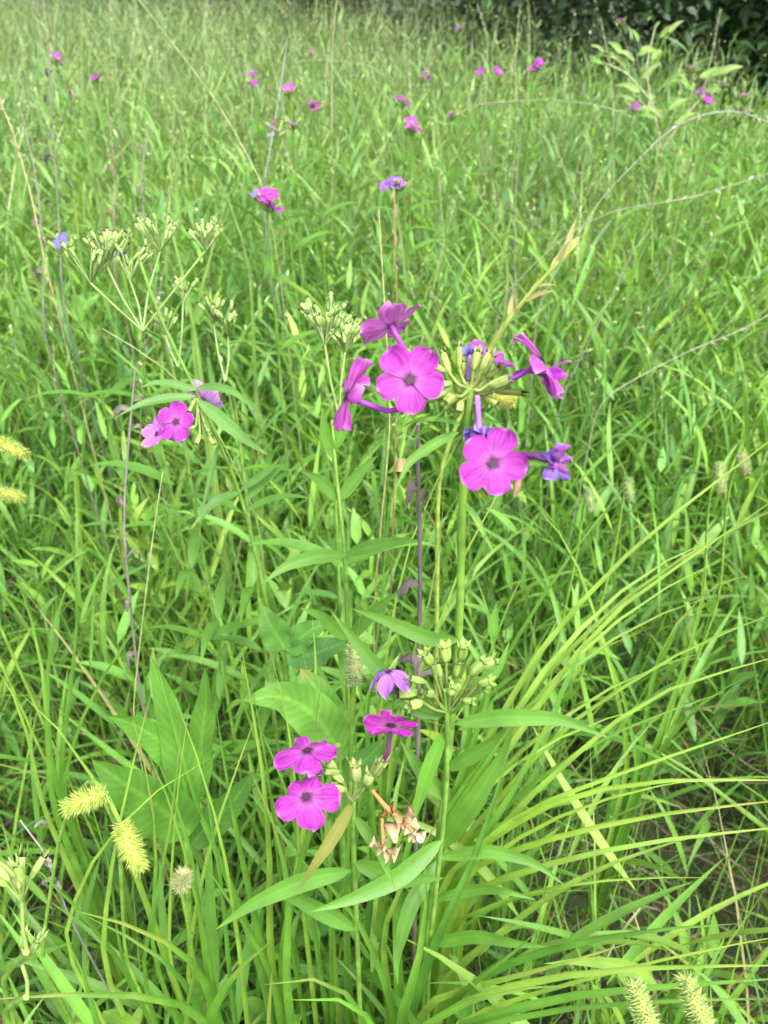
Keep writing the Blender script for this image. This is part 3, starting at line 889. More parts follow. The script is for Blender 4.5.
for (c_, j_, s_, cl) in ((P(402, 822, .335), P(380, 800, .34), 38, (.40, .29, .16)), (P(384, 848, .338), P(382, 818, .34), 34, (.38, .29, .16)), (P(390, 812, .338), P(372, 790, .34), 22, (.20, .08, .03)), (P(414, 834, .333), P(404, 822, .335), 24, (.48, .40, .28))):
    m = MB(); petals(m, c_, camdir((random.uniform(-.3, .5), -.4, .7)), random.uniform(0, 72), s_ * .9 * .335 / FPX, cl, cup=.7, ripple=.6, curl=.6, spread=.75, rug=.3, scales=(1.1, .7, 1, .6, .9))
    tube(m, [c_, (c_ + j_) / 2, j_], [.0012, .0010, .0008], np.array((.36, .2, .07)), 6)
    f = m.build('flower', M_DRY, Cn); f['label'] = 'withered brown and cream flower'
for pts, wd, tn in ((px((354, 800, .35), (335, 835, .35), (318, 860, .35), (298, 890, .355)), .006, (.22, .24, .05)), (px((354, 815, .36), (380, 850, .36), (395, 890, .36)), .006, LEAFG), (px((352, 870, .40), (300, 882, .40), (250, 905, .40), (215, 930, .40)), .010, LEAFG * 1.1),
                    (px((354, 862, .39), (400, 880, .39), (445, 878, .385)), .010, LEAFG * 1.1), (px((355, 930, .44), (300, 900, .43), (265, 890, .42)), .010, LEAFG)):
    lance_leaf(Cn, pts, wd, tn, hint=(0, -.75, .65))

# ------------------------------------------------------------------ leaning phlox at the left
Dp = thing('phlox_plant', 'phlox at the left with one magenta flower, two lilac ones and paired curved leaves', 'flower', down(P(262, 580, .62), .03, .03), 'magenta phlox plants')
node = P(196, 390, .50)
stem_part(Dp, [down(P(262, 580, .62), .03, .03), P(262, 580, .62), P(240, 490, .56), node, P(150, 300, .47), P(140, 262, .46)], [.0022, .0021, .002, .0018, .0013, .001])
flower(Dp, P(176, 422, .485), camdir((-.12, .05, 1)), 80, 42 * .485 / FPX, P(196, 398, .50), upref=UP)
flower(Dp, P(203, 400, .51), camdir((.25, .75, -.5)), 20, 40 * .51 / FPX, P(206, 425, .505), LIL * (1.7, 1.9, 1.4), upref=UP, cup=.3, tube_tint=PUR, label='lilac flower seen from behind')
flower(Dp, P(157, 434, .492), camdir((-.5, .2, .6)), 20, 34 * .492 / FPX, P(196, 400, .50), LIL * (1.3, .9, 1.1), upref=UP, cup=.35, label='folded lilac flower')
for pts, wd in ((px((196, 390, .5), (175, 384, .495), (155, 382, .49), (140, 388, .485)), .006), (px((196, 388, .5), (215, 386, .495), (235, 392, .49), (255, 410, .485)), .006),
                (px((196, 396, .5), (165, 398, .495), (140, 404, .49), (118, 416, .485)), .0065), (px((198, 400, .5), (222, 420, .495), (245, 440, .49), (268, 455, .485)), .009),
                (px((218, 445, .52), (212, 470, .52), (200, 520, .52)), .004), (px((240, 490, .56), (270, 470, .55), (282, 455, .545)), .006), (px((245, 500, .565), (265, 480, .56), (288, 462, .55)), .007),
                (px((240, 492, .56), (215, 500, .55), (190, 530, .545)), .007)):
    lance_leaf(Dp, pts, wd, np.array((.11, .25, .05)), hint=(0, -.6, .75))
bud_cluster(Dp, node + (0, 0, -.006), [(P(a, b, .498), camdir((da, db, .4)), 13 * .498 / FPX) for a, b, da, db in ((206, 428, .2, -.2), (200, 434, -.1, -.6), (196, 426, -.4, -.3), (208, 436, .5, -.6))], .0014)

# ------------------------------------------------------------------ small phlox over the meadow
def far_phlox(x, y, size, n, label, d=None, tint=MAG, blue=0):
    """a phlox whose head is seen at (x, y); heads stand about 0.8 m high, so its height gives its distance"""
    hd = GP(x, y, .815 if d is None else CAM_H - d)
    depth = float(np.dot(hd - CC, FWD))
    b = down(hd, random.uniform(-.03, .03), random.uniform(-.03, .03))
    root = thing('phlox_plant', label, 'flower', b, 'magenta phlox plants')
    stem_part(root, [b, (b + hd) / 2 + (random.uniform(-.012, .012), 0, 0), hd], [.0024, .002, .0015], STEMG * .8)
    half = max(.010, .5 * size * depth / FPX - .008)
    for i in range(n):
        a = random.uniform(0, 6.28); r = half * math.sqrt(random.uniform(.1, 1)) if n > 1 else 0
        c = hd + np.array((math.cos(a) * r, math.sin(a) * r * .8, random.uniform(-.006, .012)))
        nr = unit(np.array((math.cos(a) * .5, math.sin(a) * .3 - .30, .9)) + np.array([random.uniform(-.25, .25) for _ in range(3)]))
        tn = BLU * 1.2 if i < blue else tint * (random.uniform(.8, 1.05), random.uniform(.9, 1.8), random.uniform(.9, 1.1))
        flower(root, c, nr, random.uniform(0, 72), random.uniform(.017, .022), hd - (0, 0, .012), tn, detail=False, n=6, cup=random.uniform(0, .2))
    m = MB()
    for i in range(5):
        a = random.uniform(0, 6.28)
        e = hd + np.array((math.cos(a) * .012, math.sin(a) * .012, random.uniform(-.004, .01)))
        calyx(m, hd - (0, 0, .01), e, .0018, BUDG * .9)
    m.build('buds', M_SPIKE, root)
    for k in range(4):
        for s in (0, math.pi):
            z = .45 + .09 * k
            if z < hd[2] - .04:
                nd = b + (hd - b) * (z / hd[2])
                leaf_at(root, nd, k * 1.57 + s + .4, random.uniform(.06, .09), .011, .6, 1.0)
    return root


FAR = [(55, 60, 20, 4, 'far phlox at the left with a wide pink-purple head, beside the broad upright blade'),
       (97, 78, 13, 2, 'small pale pink phlox right of the broad upright blade'),
       (71, 99, 10, 1, 'single purple phlox flower under the wide head at the far left'),
       (252, 81, 13, 2, 'pale pink phlox left of the arching culm, top left of centre'),
       (277, 129, 11, 2, 'narrow magenta phlox beside the slanting dead stalk'),
       (289, 93, 8, 1, 'tiny magenta phlox just above the slanting dead stalk'),
       (318, 104, 14, 2, 'magenta and purple phlox beside the tall straight culm'),
       (293, 123, 8, 1, 'tiny pinkish phlox right of the slanting dead stalk'),
       (312, 57, 9, 1, 'faint purple phlox high up, left of the tall straight culm'),
       (402, 102, 12, 2, 'dim purple phlox above the double pair at top centre'),
       (421, 79, 20, 3, 'paired pink phlox head at top centre'),
       (412, 128, 15, 2, 'bright pink phlox standing lowest at top centre'),
       (451, 114, 11, 1, 'single pink phlox flower under the arching culm'),
       (480, 78, 9, 1, 'faint lilac phlox just left of the upright pink one'),
       (498, 79, 11, 1, 'upright pink phlox left of the twin-headed far one'),
       (535, 67, 21, 4, 'twin-headed pink and purple phlox in the far grass right of centre'),
       (460, 27, 15, 2, 'pale washed-out phlox at the top edge, right of centre'),
       (536, 25, 9, 1, 'tiny violet phlox near the top edge beside the pale culms'),
       (622, 22, 13, 2, 'dull purple phlox in front of the dark thicket'),
       (635, 106, 9, 1, 'little pink phlox under the yellow-green sapling'),
       (693, 68, 9, 1, 'violet phlox above the right branch of the sapling'),
       (705, 97, 17, 3, 'largest pink phlox right of the sapling'),
       (724, 84, 9, 1, 'small pink phlox just right of the sapling leaves'),
       (746, 99, 10, 1, 'magenta phlox nearest the right edge of the far grass'),
       (740, 117, 9, 1, 'pink phlox lowest beside the right edge'),
       (212, 9, 10, 1, 'pale pink phlox at the top edge, left of centre')]
for x, y, s_, n_, lb in FAR:
    far_phlox(x, y, s_, n_, lb)
far_phlox(267, 203, 30, 5, 'mid-distance phlox with a bright magenta cluster and blue withered petals', blue=1, d=.245)
far_phlox(117, 246, 9, 1, 'tiny deep blue phlox bloom among the bud sprays at upper left', tint=BLU, blue=1, d=.25)
far_phlox(62, 246, 9, 1, 'tiny deep blue phlox bloom at far left beside the bud sprays', tint=BLU, blue=1, d=.25)
far_phlox(397, 181, 22, 2, 'mid-distance phlox with dull violet flowers on a dry brown stalk', tint=LIL * (.7, .5, .8), d=.22)

# ------------------------------------------------------------------ bristly yellow sedge heads
def sedge(pa, pb, wid, d, label, stalk, tint=(.50, .58, .085), leaves=1):
    """spike from pixel pa (base) to pb (tip); stalk: further pixel points towards the ground"""
    a, b = P(*pa, d), P(*pb, d - .004)
    low = P(*stalk[-1])
    bs = down(low, random.uniform(-.02, .02), .02)
    root = thing('sedge_plant', label, 'sedge', bs, 'sedges with bristly yellow heads')
    stem_part(root, [bs] + [P(*s) for s in reversed(stalk)] + [a], [.0013, .0012, .0011, .001], STEMG * (1.1, 1.05, .9))
    L = np.linalg.norm(b - a)
    r = wid * d / FPX / 2
    x, y, z = frame_of(b - a, (.2, .1, 1))
    m = MB()
    zs = np.linspace(0, 1, 11)
    core = r * .58 * np.sin(np.pi * np.clip(zs * .86 + .07, 0, 1)) ** .5
    tube(m, [a + z * L * t for t in zs], core, np.array(tint) * .8, 10, 22)
    n = int(230 + 80 * L / .02)
    ga = 2.39996
    for i in range(n):
        t = (i + .5) / n
        th = i * ga
        rr = r * .56 * math.sin(math.pi * (t * .86 + .07)) ** .5
        dd = x * math.cos(th) + y * math.sin(th)
        up_ = z * (.35 + 1.3 * (t - .5)) + np.array([random.uniform(-.28, .28) for _ in range(3)])
        out_ = unit(dd + up_)
        ln = r * random.uniform(.42, .85)
        p0 = a + z * L * t + dd * rr * .9
        s1 = unit(np.cross(out_, z + (0, .01, .02))); s2 = np.cross(out_, s1)
        w0 = r * .095
        ring = [p0 + s1 * w0, p0 + s2 * w0, p0 - s1 * w0, p0 - s2 * w0]
        r2 = [p0 + out_ * ln * .45 + (q_ - p0) * .35 for q_ in ring]
        tip = p0 + out_ * ln
        tn = np.array(tint) * (.68, .78, .95) * random.uniform(.65, 1.2)
        m.add(ring + r2 + [tip], [[0, 1, 5, 4], [1, 2, 6, 5], [2, 3, 7, 6], [3, 0, 4, 7], [4, 5, 8, 8], [5, 6, 8, 8], [6, 7, 8, 8], [7, 4, 8, 8]],
              np.array([tn] * 8 + [tn * (1.15, 1.05, .9)]), np.full((9, 3), .5))
    m.build('seed_head', M_SPIKE, root)
    for k in range(leaves):
        leaf_at(root, bs + (low - bs) * random.uniform(.4, .8), random.uniform(0, 6.28), random.uniform(.12, .22), .006, 1.0, 1.2, LEAFG * 1.1)
    return root


sedge((106, 793), (64, 809), 27, .33, 'yellow bristly sedge head tilted sideways beside the large broad leaf', [(112, 800, .335), (120, 850, .38), (125, 960, .46)])
sedge((120, 823), (141, 870), 27, .32, 'yellow bristly sedge head hanging upright beneath the large broad leaf', [(108, 780, .335), (90, 770, .35), (60, 830, .42), (40, 960, .5)])
sedge((180, 888), (184, 873), 22, .40, 'small ragged sedge head seen end-on among the grass below the broad leaf', [(188, 920, .43), (196, 1000, .5)], (.45, .44, .16))
sedge((-6, 440), (26, 456), 19, .42, 'upper of the two yellow sedge heads at the left edge', [(-20, 470, .44), (-30, 560, .5)], (.48, .54, .09))
sedge((-8, 489), (24, 499), 16, .43, 'lower of the two yellow sedge heads at the left edge', [(-20, 510, .44), (-28, 600, .52)], (.47, .50, .09))
sedge((354, 684), (356, 640), 22, .36, 'greenish sedge head half hidden behind the lilac drooping flower', [(352, 700, .365), (350, 800, .42)], (.42, .48, .16))
sedge((490, 397), (514, 402), 18, .36, 'small yellow sedge head peeping out beneath the calyces of the tall phlox', [(480, 398, .362), (466, 470, .42), (461, 600, .48)], (.55, .55, .08))
sedge((741, 452), (747, 474), 13, .55, 'pale sedge head at the right, higher of the close pair', [(738, 446, .555), (726, 500, .58), (720, 600, .65)], (.42, .44, .14))
sedge((719, 462), (722, 492), 14, .55, 'pale sedge head at the right, lower of the close pair', [(716, 456, .555), (708, 500, .58), (704, 600, .65)], (.40, .46, .13))
sedge((628, 478), (631, 502), 12, .58, 'dim green sedge head hanging between the tall phlox and the pale pair', [(625, 474, .585), (618, 540, .62)], (.32, .42, .12))
sedge((588, 488), (592, 512), 12, .58, 'dim green sedge head just right of the shrivelled blue flower', [(585, 484, .585), (580, 540, .62)], (.32, .42, .12))
sedge((655, 1048), (634, 984), 28, .31, 'left of the two large yellow sedge heads at the bottom right', [(662, 1070, .33), (670, 1120, .38)], (.46, .55, .13))
sedge((715, 1052), (684, 978), 29, .31, 'right of the two large yellow sedge heads at the bottom right', [(722, 1075, .33), (728, 1130, .38)], (.46, .55, .13))

# ------------------------------------------------------------------ bud panicles at the left and centre
def panicle_plant(label, heads, d, base_px, r=.00115, n=16, tint=(.25, .37, .10), leaves=5, blen=.0065):
    hub_ = P(*heads[0][:2], d)
    bs = down(P(*base_px))
    root = thing('budding_plant', label, 'plant', bs, 'plants with yellow-green bud clusters')
    mx_, my_ = sum(h_[0] for h_ in heads) / len(heads), max(h_[1] + h_[2] * .6 for h_ in heads)
    trunk_top = P(mx_ + 4, my_ + 1.2 * heads[0][2], d)
    stem_part(root, [bs, P(*base_px), trunk_top], [.002, .0016, .0012])
    for hx, hy, sz in heads:
        j = P(hx, hy + sz * .55, d + random.uniform(-.005, .01))
        mid = (trunk_top + j) / 2 + np.array((random.uniform(-.002, .002), 0, -.0005))
        stem_part(root, [trunk_top + (0, 0, -.002), mid, j], [.0009, .0008, .0008], np.array(tint) * .7, name='stalk')
        e = []
        for i in range(n):
            a = random.uniform(0, 6.28); rr = math.sqrt(random.random()) * sz * .5
            e.append((P(hx + math.cos(a) * rr, hy + math.sin(a) * rr * .55 - sz * .02, d + random.uniform(-.5, .5) * sz * d / FPX),
                      camdir((math.cos(a) * .8 + random.uniform(-.3, .3), .9, random.uniform(-.3, .6))), blen * random.uniform(.8, 1.2)))
        bud_cluster_one(root, j, e, r, np.array(tint))
    for k in range(leaves):
        f = .45 + .5 * k / max(1, leaves)
        nd = bs + (trunk_top - bs) * f
        for s in (0, math.pi):
            leaf_at(root, nd, k * 1.57 + s, random.uniform(.05, .08), .010, .7, 1.1, LEAFG)
    return root


def bud_cluster_one(root, joint, ends, r, tint):
    m = MB()
    for e, d, L in ends:
        tube(m, [joint, (np.asarray(joint) + e) / 2, e], [.0006, .0005, .0006], tint * .8, 4, 4, caps=False)
        calyx(m, e, e + unit(d) * L, r * random.uniform(.85, 1.2), tint * random.uniform(.8, 1.2), tlen=.45)
    m.build('bud_cluster', M_SPIKE, root)


panicle_plant('branched plant at upper left with the loosest sprays of pale buds', [(160, 232, 36), (205, 236, 28), (130, 262, 34), (90, 255, 50), (106, 246, 34)], .52, (165, 330, .56), n=18, r=.0011)
panicle_plant('small bud spray beneath the loose sprays at upper left, with two tufts', [(228, 318, 34), (214, 312, 22)], .56, (232, 380, .6), n=8)
panicle_plant('dense pale green bud cluster left of the tall phlox head', [(325, 318, 50), (345, 338, 26)], .48, (332, 420, .53), n=24, r=.0013)
panicle_plant('thin spray of pale buds between the two left leaves, below the loose sprays', [(165, 322, 24), (183, 290, 22)], .54, (180, 420, .6), n=7, leaves=2)
panicle_plant('budding stalk with three fat yellow-green buds at the lower left edge', [(22, 880, 40)], .30, (-4, 985, .36), n=7, r=.0013, blen=.0095, tint=(.26, .38, .085), leaves=0)
panicle_plant('short stalk with two pale buds at the left edge near the bottom', [(22, 950, 26)], .32, (-2, 1010, .37), n=3, r=.0013, blen=.008, tint=(.27, .39, .10), leaves=0)

# ------------------------------------------------------------------ broad-leaved plants
def broad_plant(label, nodepx, leaves, stem_r=.0025):
    bs = down(P(*nodepx[-1]))
    root = thing('broadleaf_plant', label, 'plant', bs, 'broad-leaved plants')
    stem_part(root, [bs] + [P(*q) for q in reversed(nodepx)], [stem_r, stem_r, stem_r * .7])
    for pts, wd, tn in leaves:
        lance_leaf(root, px(*pts), wd, tn, 'ovate', hint=(0, -.65, .75), mat=M_BROAD, wave=.25, seg=18, fold=.3, twist=random.uniform(-.25, .25))
    return root


broad_plant('plant with the largest smooth oval leaf, above the yellow sedge heads', [(185, 800, .43), (190, 960, .52)],
            [(((190, 835, .44), (160, 810, .42), (125, 785, .40), (92, 760, .39)), .029, np.array((.085, .215, .03))),
             (((188, 830, .45), (182, 760, .44), (165, 700, .43), (150, 655, .42)), .019, np.array((.095, .24, .032))),
             (((196, 800, .46), (200, 745, .45), (206, 700, .44), (205, 668, .43)), .016, np.array((.095, .235, .032))),
             (((190, 770, .45), (165, 745, .44), (135, 725, .43), (108, 716, .42)), .018, np.array((.10, .26, .035))),
             (((190, 845, .47), (235, 800, .45), (255, 770, .44)), .018, np.array((.08, .2, .035)))])
broad_plant('plant with two pale oval leaves behind the stacked magenta flowers', [(338, 745, .44), (345, 900, .54)],
            [(((340, 752, .45), (315, 715, .44), (285, 695, .43), (243, 700, .42)), .025, np.array((.13, .30, .045))),
             (((342, 760, .46), (330, 725, .45), (318, 690, .45), (300, 668, .45)), .025, np.array((.12, .28, .05))),
             (((342, 790, .47), (365, 760, .46), (385, 740, .45)), .016, np.array((.09, .23, .05)))])
broad_plant('low plant with oval leaves in the grass under the diagonal stem', [(285, 640, .58), (290, 760, .66)],
            [(((286, 650, .58), (270, 625, .57), (262, 605, .57)), .022, np.array((.10, .25, .045))), (((286, 650, .58), (310, 630, .57), (330, 622, .57)), .019, np.array((.10, .25, .045))),
             (((286, 655, .58), (310, 655, .57), (350, 640, .56)), .022, np.array((.08, .20, .05)))])

# leafy shoot with opposite narrow leaves, left of the tall phlox
E = thing('leafy_shoot', 'upright shoot with a wide pair of narrow arched leaves, left of the tall phlox', 'plant', down(P(346, 640, .47), 0, .01))
stem_part(E, [down(P(346, 640, .47), 0, .01), P(348, 700, .5), P(346, 555, .42), P(335, 470, .40), P(332, 420, .395)], [.0022, .002, .0018, .0014, .0008])
for pts, wd in ((px((346, 555, .42), (315, 556, .41), (285, 566, .405), (262, 584, .40)), .008), (px((346, 554, .42), (375, 545, .41), (400, 541, .405), (425, 541, .40)), .007),
                (px((340, 500, .41), (320, 480, .405), (300, 470, .40)), .007), (px((340, 500, .41), (362, 470, .405), (378, 455, .40)), .007), (px((335, 460, .40), (325, 435, .395), (322, 405, .39)), .006),
                (px((334, 450, .40), (345, 425, .395), (350, 400, .39)), .006), (px((348, 640, .46), (375, 610, .45), (400, 590, .445)), .008), (px((348, 640, .46), (320, 615, .45), (300, 608, .445)), .008)):
    lance_leaf(E, pts, wd, LEAFG * random.uniform(.9, 1.2), hint=(0, -.7, .7))

# ------------------------------------------------------------------ tufts of long blades
def tuft(label, blades, group='tufts of long grass blades', name='grass_tuft', cat='grass', base=None, wide=1.0, kind='grass'):
    b0 = P(*blades[0][0][0])
    base = down(b0) if base is None else np.asarray(base, float)
    root = thing(name, label, cat, base, group)
    for pts, wd, tn, *hint in blades:
        w3 = px(*pts)
        st = down(w3[0], random.uniform(-.01, .01), random.uniform(-.01, .01))
        off = base - st
        st = st + off * min(1, .03 / max(np.linalg.norm(off), 1e-6))
        lance_leaf(root, [st] + w3, wd * wide * random.uniform(.74, .92), np.array(tn) * random.uniform(.78, 1.12), kind, hint=hint[0] if hint else (0, -.7, .7), name='blade', seg=22, fold=.45, twist=random.uniform(-.4, .4))
    return root


YG, MG, DG, YL = np.array((.24, .40, .06)), np.array((.12, .28, .035)), np.array((.075, .20, .03)), np.array((.23, .38, .05))
FAN = []
for i in range(9):
    t_ = (i + random.random()) / 9
    x0, y0 = random.uniform(425, 480), 790 + 150 * t_ + random.uniform(-20, 20)
    y1 = 420 + 500 * t_ ** 1.1 + random.uniform(-25, 25)
    xe = random.choice((800, 800, 720, 660, 610))
    d1 = .55 - .09 * t_
    f_ = (xe - x0) / (800 - x0); ye = y0 + (y1 - y0) * f_
    FAN.append((((x0, y0, .56), (x0 + (xe - x0) * .35, y0 + (ye - y0) * .5 - 12, .53 - .04 * t_), (x0 + (xe - x0) * .7, y0 + (ye - y0) * .84 - 8, d1), (xe, ye, d1 - .02)),
                random.uniform(.0038, .0062), random.choice((YG, YG, MG * 1.2, YL))))
sb = GP(440, 1010, 0.0)
sb = np.array((sb[0], sb[1] + .02, 0))
tuft('big sedge tuft whose long narrow blades arch out to the right edge', [
    (((470, 770, .55), (545, 640, .50), (640, 540, .47), (800, 418, .45)), .0048, YG),
    (((425, 890, .56), (500, 760, .52), (600, 620, .49), (800, 482, .45)), .0052, YG),
    (((515, 705, .56), (620, 600, .52), (700, 545, .50), (800, 497, .48)), .0048, YG),
    (((445, 860, .56), (560, 728, .51), (680, 650, .48), (800, 603, .46)), .0050, YG),
    (((435, 900, .56), (540, 785, .50), (650, 692, .47), (800, 650, .45)), .0048, YG),
    (((440, 880, .54), (520, 810, .48), (640, 766, .45), (800, 712, .43)), .0050, YG),
    (((470, 850, .52), (560, 796, .46), (660, 778, .43), (810, 781, .42)), .0052, YL),
    (((460, 870, .52), (540, 840, .46), (650, 814, .43), (810, 797, .41)), .0062, YL),
    (((450, 900, .52), (530, 868, .46), (640, 842, .43), (810, 824, .42)), .0056, YG),
    (((440, 980, .54), (560, 886, .48), (640, 850, .46), (728, 828, .45)), .0056, YG),
    (((480, 700, .60), (540, 600, .56), (580, 540, .54), (640, 470, .53)), .005, MG),
    (((470, 720, .60), (500, 620, .57), (530, 560, .56)), .006, MG),
    (((450, 800, .56), (490, 700, .53), (500, 640, .52), (470, 560, .51)), .006, MG),
    (((460, 820, .56), (540, 690, .53), (640, 600, .51), (720, 560, .50)), .005, YG),
    (((455, 850, .56), (560, 760, .52), (640, 720, .50), (730, 690, .49)), .006, MG),
    (((450, 890, .54), (520, 780, .50), (570, 680, .49), (600, 600, .48)), .006, MG),
] + FAN, base=sb, wide=1.65)
tuft('tuft of broad blades lying flat across the bottom right', [
    (((430, 1015, .44), (520, 980, .39), (640, 966, .36), (815, 965, .34)), .0105, YG),
    (((470, 975, .44), (560, 945, .40), (650, 928, .37), (748, 923, .36)), .0125, MG * (1, 1.1, 1.3)),
    (((440, 1030, .42), (560, 995, .38), (680, 985, .35), (815, 976, .33)), .0095, MG * 1.15),
    (((430, 1040, .42), (540, 1010, .38), (660, 1000, .35), (815, 998, .33)), .0075, MG),
    (((420, 1000, .45), (480, 985, .42), (560, 965, .40), (640, 940, .39)), .009, YG),
    (((450, 1020, .44), (560, 985, .40), (700, 950, .37), (815, 930, .36)), .006, YL),
    (((400, 1040, .40), (460, 1000, .38), (520, 985, .36), (600, 984, .35)), .009, MG)], base=sb + (.0, -.05, 0), wide=1.05, kind='strap')
tuft('tuft of long leaves drooping across the bottom left corner', [
    (((214, 1005, .47), (200, 965, .43), (150, 928, .39), (62, 907, .37)), .0125, MG * 1.15),
    (((200, 1010, .46), (180, 972, .42), (140, 940, .39), (72, 909, .38)), .0095, DG * 1.2),
    (((215, 1030, .42), (180, 996, .38), (80, 992, .35), (-20, 1000, .34)), .011, MG * 1.05),
    (((100, 1040, .42), (92, 1000, .39), (82, 960, .375), (64, 932, .37)), .012, MG * 1.15),
    (((205, 1040, .46), (214, 1000, .43), (244, 960, .40), (275, 938, .39)), .014, MG * 1.2),
    (((190, 1060, .46), (180, 1010, .44), (205, 965, .42), (190, 930, .41)), .008, MG * 1.1),
    (((120, 960, .48), (95, 930, .44), (50, 875, .41), (-6, 840, .40)), .006, MG),
    (((160, 940, .50), (120, 830, .45), (75, 740, .43), (12, 685, .42)), .008, YG),
    (((20, 1060, .40), (12, 1010, .36), (4, 985, .35)), .012, YG)], wide=1.0, kind='strap')
tuft('clump of bright upright blades between the broad leaf and the low phlox', [
    (((265, 960, .50), (240, 850, .45), (225, 770, .43), (215, 700, .42)), .011, MG * 1.1), (((270, 950, .50), (270, 840, .44), (262, 760, .42), (240, 640, .41)), .010, YG),
    (((280, 960, .50), (300, 860, .44), (330, 770, .42), (395, 640, .40)), .010, MG), (((262, 970, .50), (230, 880, .46), (200, 820, .44), (150, 640, .42)), .009, MG),
    (((285, 970, .48), (290, 900, .44), (280, 830, .42), (250, 770, .41)), .012, MG * 1.2), (((275, 980, .48), (250, 930, .44), (215, 880, .42), (195, 850, .42)), .011, MG),
    (((280, 960, .52), (310, 800, .47), (320, 700, .46), (310, 590, .45)), .009, YG), (((268, 1040, .46), (270, 990, .43), (274, 955, .42)), .011, YG)])
tuft('clump of wide blades crossing at the foot of the tall phlox', [
    (((400, 1000, .50), (395, 900, .45), (420, 800, .43), (432, 720, .42)), .012, MG), (((390, 1000, .50), (380, 930, .44), (420, 850, .40), (445, 808, .39)), .008, YG),
    (((410, 1010, .48), (440, 930, .44), (480, 850, .42), (512, 740, .41)), .012, DG * 1.2), (((395, 1010, .48), (370, 940, .44), (340, 890, .42), (290, 850, .41)), .010, MG),
    (((400, 1020, .46), (420, 960, .42), (430, 900, .41), (425, 850, .41)), .013, MG * 1.2), (((370, 1030, .46), (345, 985, .42), (310, 968, .41), (262, 985, .40)), .010, MG * 1.1),
    (((430, 1020, .45), (470, 985, .42), (520, 950, .40), (545, 925, .395)), .010, MG), (((380, 1040, .42), (360, 1000, .38), (330, 990, .37), (285, 1000, .36)), .010, MG * 1.2)], wide=1.2)
tuft('thin straight blades beneath the tall phlox head, left of its stem', [
    (((380, 700, .52), (395, 600, .47), (415, 520, .45), (470, 420, .43)), .005, YG), (((365, 720, .52), (378, 640, .48), (385, 560, .46), (392, 470, .45)), .005, MG),
    (((385, 720, .52), (420, 640, .48), (440, 560, .47), (445, 480, .46)), .007, MG), (((370, 740, .52), (350, 640, .48), (340, 560, .47), (345, 490, .46)), .006, MG),
    (((390, 740, .52), (450, 600, .47), (475, 520, .46), (540, 440, .45)), .005, YG)])
tuft('blades standing among the far left stems above the yellow sedge heads', [
    (((50, 800, .56), (48, 720, .52), (40, 640, .50), (14, 570, .49)), .010, MG), (((40, 800, .56), (30, 740, .52), (16, 690, .51), (-12, 655, .50)), .010, YG),
    (((60, 790, .56), (80, 720, .52), (110, 660, .51), (160, 600, .50)), .008, MG), (((58, 780, .57), (72, 680, .54), (80, 600, .52), (70, 520, .51)), .009, MG * 1.1),
    (((50, 770, .57), (46, 670, .54), (56, 600, .52), (90, 545, .51)), .009, MG)])
tuft('arching blades in the open grass right of the sedge tuft', [
    (((640, 760, .68), (655, 660, .62), (690, 600, .60), (740, 570, .59)), .009, MG), (((640, 770, .68), (620, 680, .62), (590, 620, .60), (540, 590, .59)), .008, MG),
    (((650, 760, .68), (680, 680, .63), (700, 620, .61), (705, 560, .60)), .010, MG * 1.1), (((630, 760, .68), (610, 660, .62), (570, 540, .59), (530, 500, .58)), .009, YG),
    (((645, 770, .68), (700, 700, .63), (760, 670, .61)), .009, MG)])

# ------------------------------------------------------------------ culms, dead stalks, sapling
def culm(label, pts, r, tint, name='grass_culm', cat='grass stalk', group='tall flowering grass culms', spikelets=0, sp_tint=None, droop=True):
    w3 = px(*[(a_ + random.uniform(-3, 3), b_ + random.uniform(-3, 3), c_) for a_, b_, c_ in pts])
    bs = down(w3[0], random.uniform(-.03, .03), .02)
    root = thing(name, label, cat, bs, group)
    stem_part(root, [bs] + w3, [r * .6, r * .6, r * .5, r * .3], np.array(tint) * .72, n=40)
    if spikelets:
        c = spline(w3, 60)
        m = MB()
        tube(m, c[30:59:4], [r * .45, r * .3], np.array(tint) * .72, 6, 24)
        for i in range(spikelets):
            t = .55 + .45 * (i + .5) / spikelets
            k = min(58, int((t + random.uniform(-.02, .02)) * 59))
            p = c[k]; dr = unit(c[k + 1] - c[k - 1])
            d = unit(dr + np.array([random.uniform(-.6, .6) for _ in range(3)]))
            L = r * random.uniform(2.5, 7)
            if random.random() < .1: continue
            ribbon(m, [p, p + d * L * .5, p + d * L - (0, 0, L * .15)], L * random.uniform(.15, .3), np.array(sp_tint or tint) * random.uniform(.5, .85), 'lance', seg=4)
        m.build('panicle', M_DRY, root)
    return root


culm('straw-yellow culm with a slanting dry head, right above the tall phlox flowers', [(440, 470, .62), (490, 338, .55), (530, 290, .53), (576, 244, .52)], .0040, (.38, .50, .10), spikelets=12, sp_tint=(.5, .44, .2))
culm('very long pale culm slanting from the top left to the blue-and-magenta phlox', [(275, 260, 1.05), (262, 185, 1.0), (215, 100, 1.0), (138, -4, 1.0)], .0017, (.36, .42, .17))
culm('tall straight culm at the top left of centre with a bent dry tip', [(334, 140, 1.7), (333, 60, 1.7), (332, 10, 1.7), (345, -20, 1.7)], .0021, (.40, .40, .18), spikelets=10)
culm('pale culm arching over the far pink phlox in the upper middle', [(440, 126, 1.55), (475, 105, 1.5), (545, 97, 1.45), (600, 106, 1.4), (635, 117, 1.4)], .0026, (.34, .42, .20), spikelets=12, sp_tint=(.36, .42, .22))
culm('pale arching culm above the tall straight one, reaching left to right', [(280, 66, 2.0), (330, 62, 1.9), (370, 66, 1.85), (384, 76, 1.8)], .0026, (.34, .40, .2))
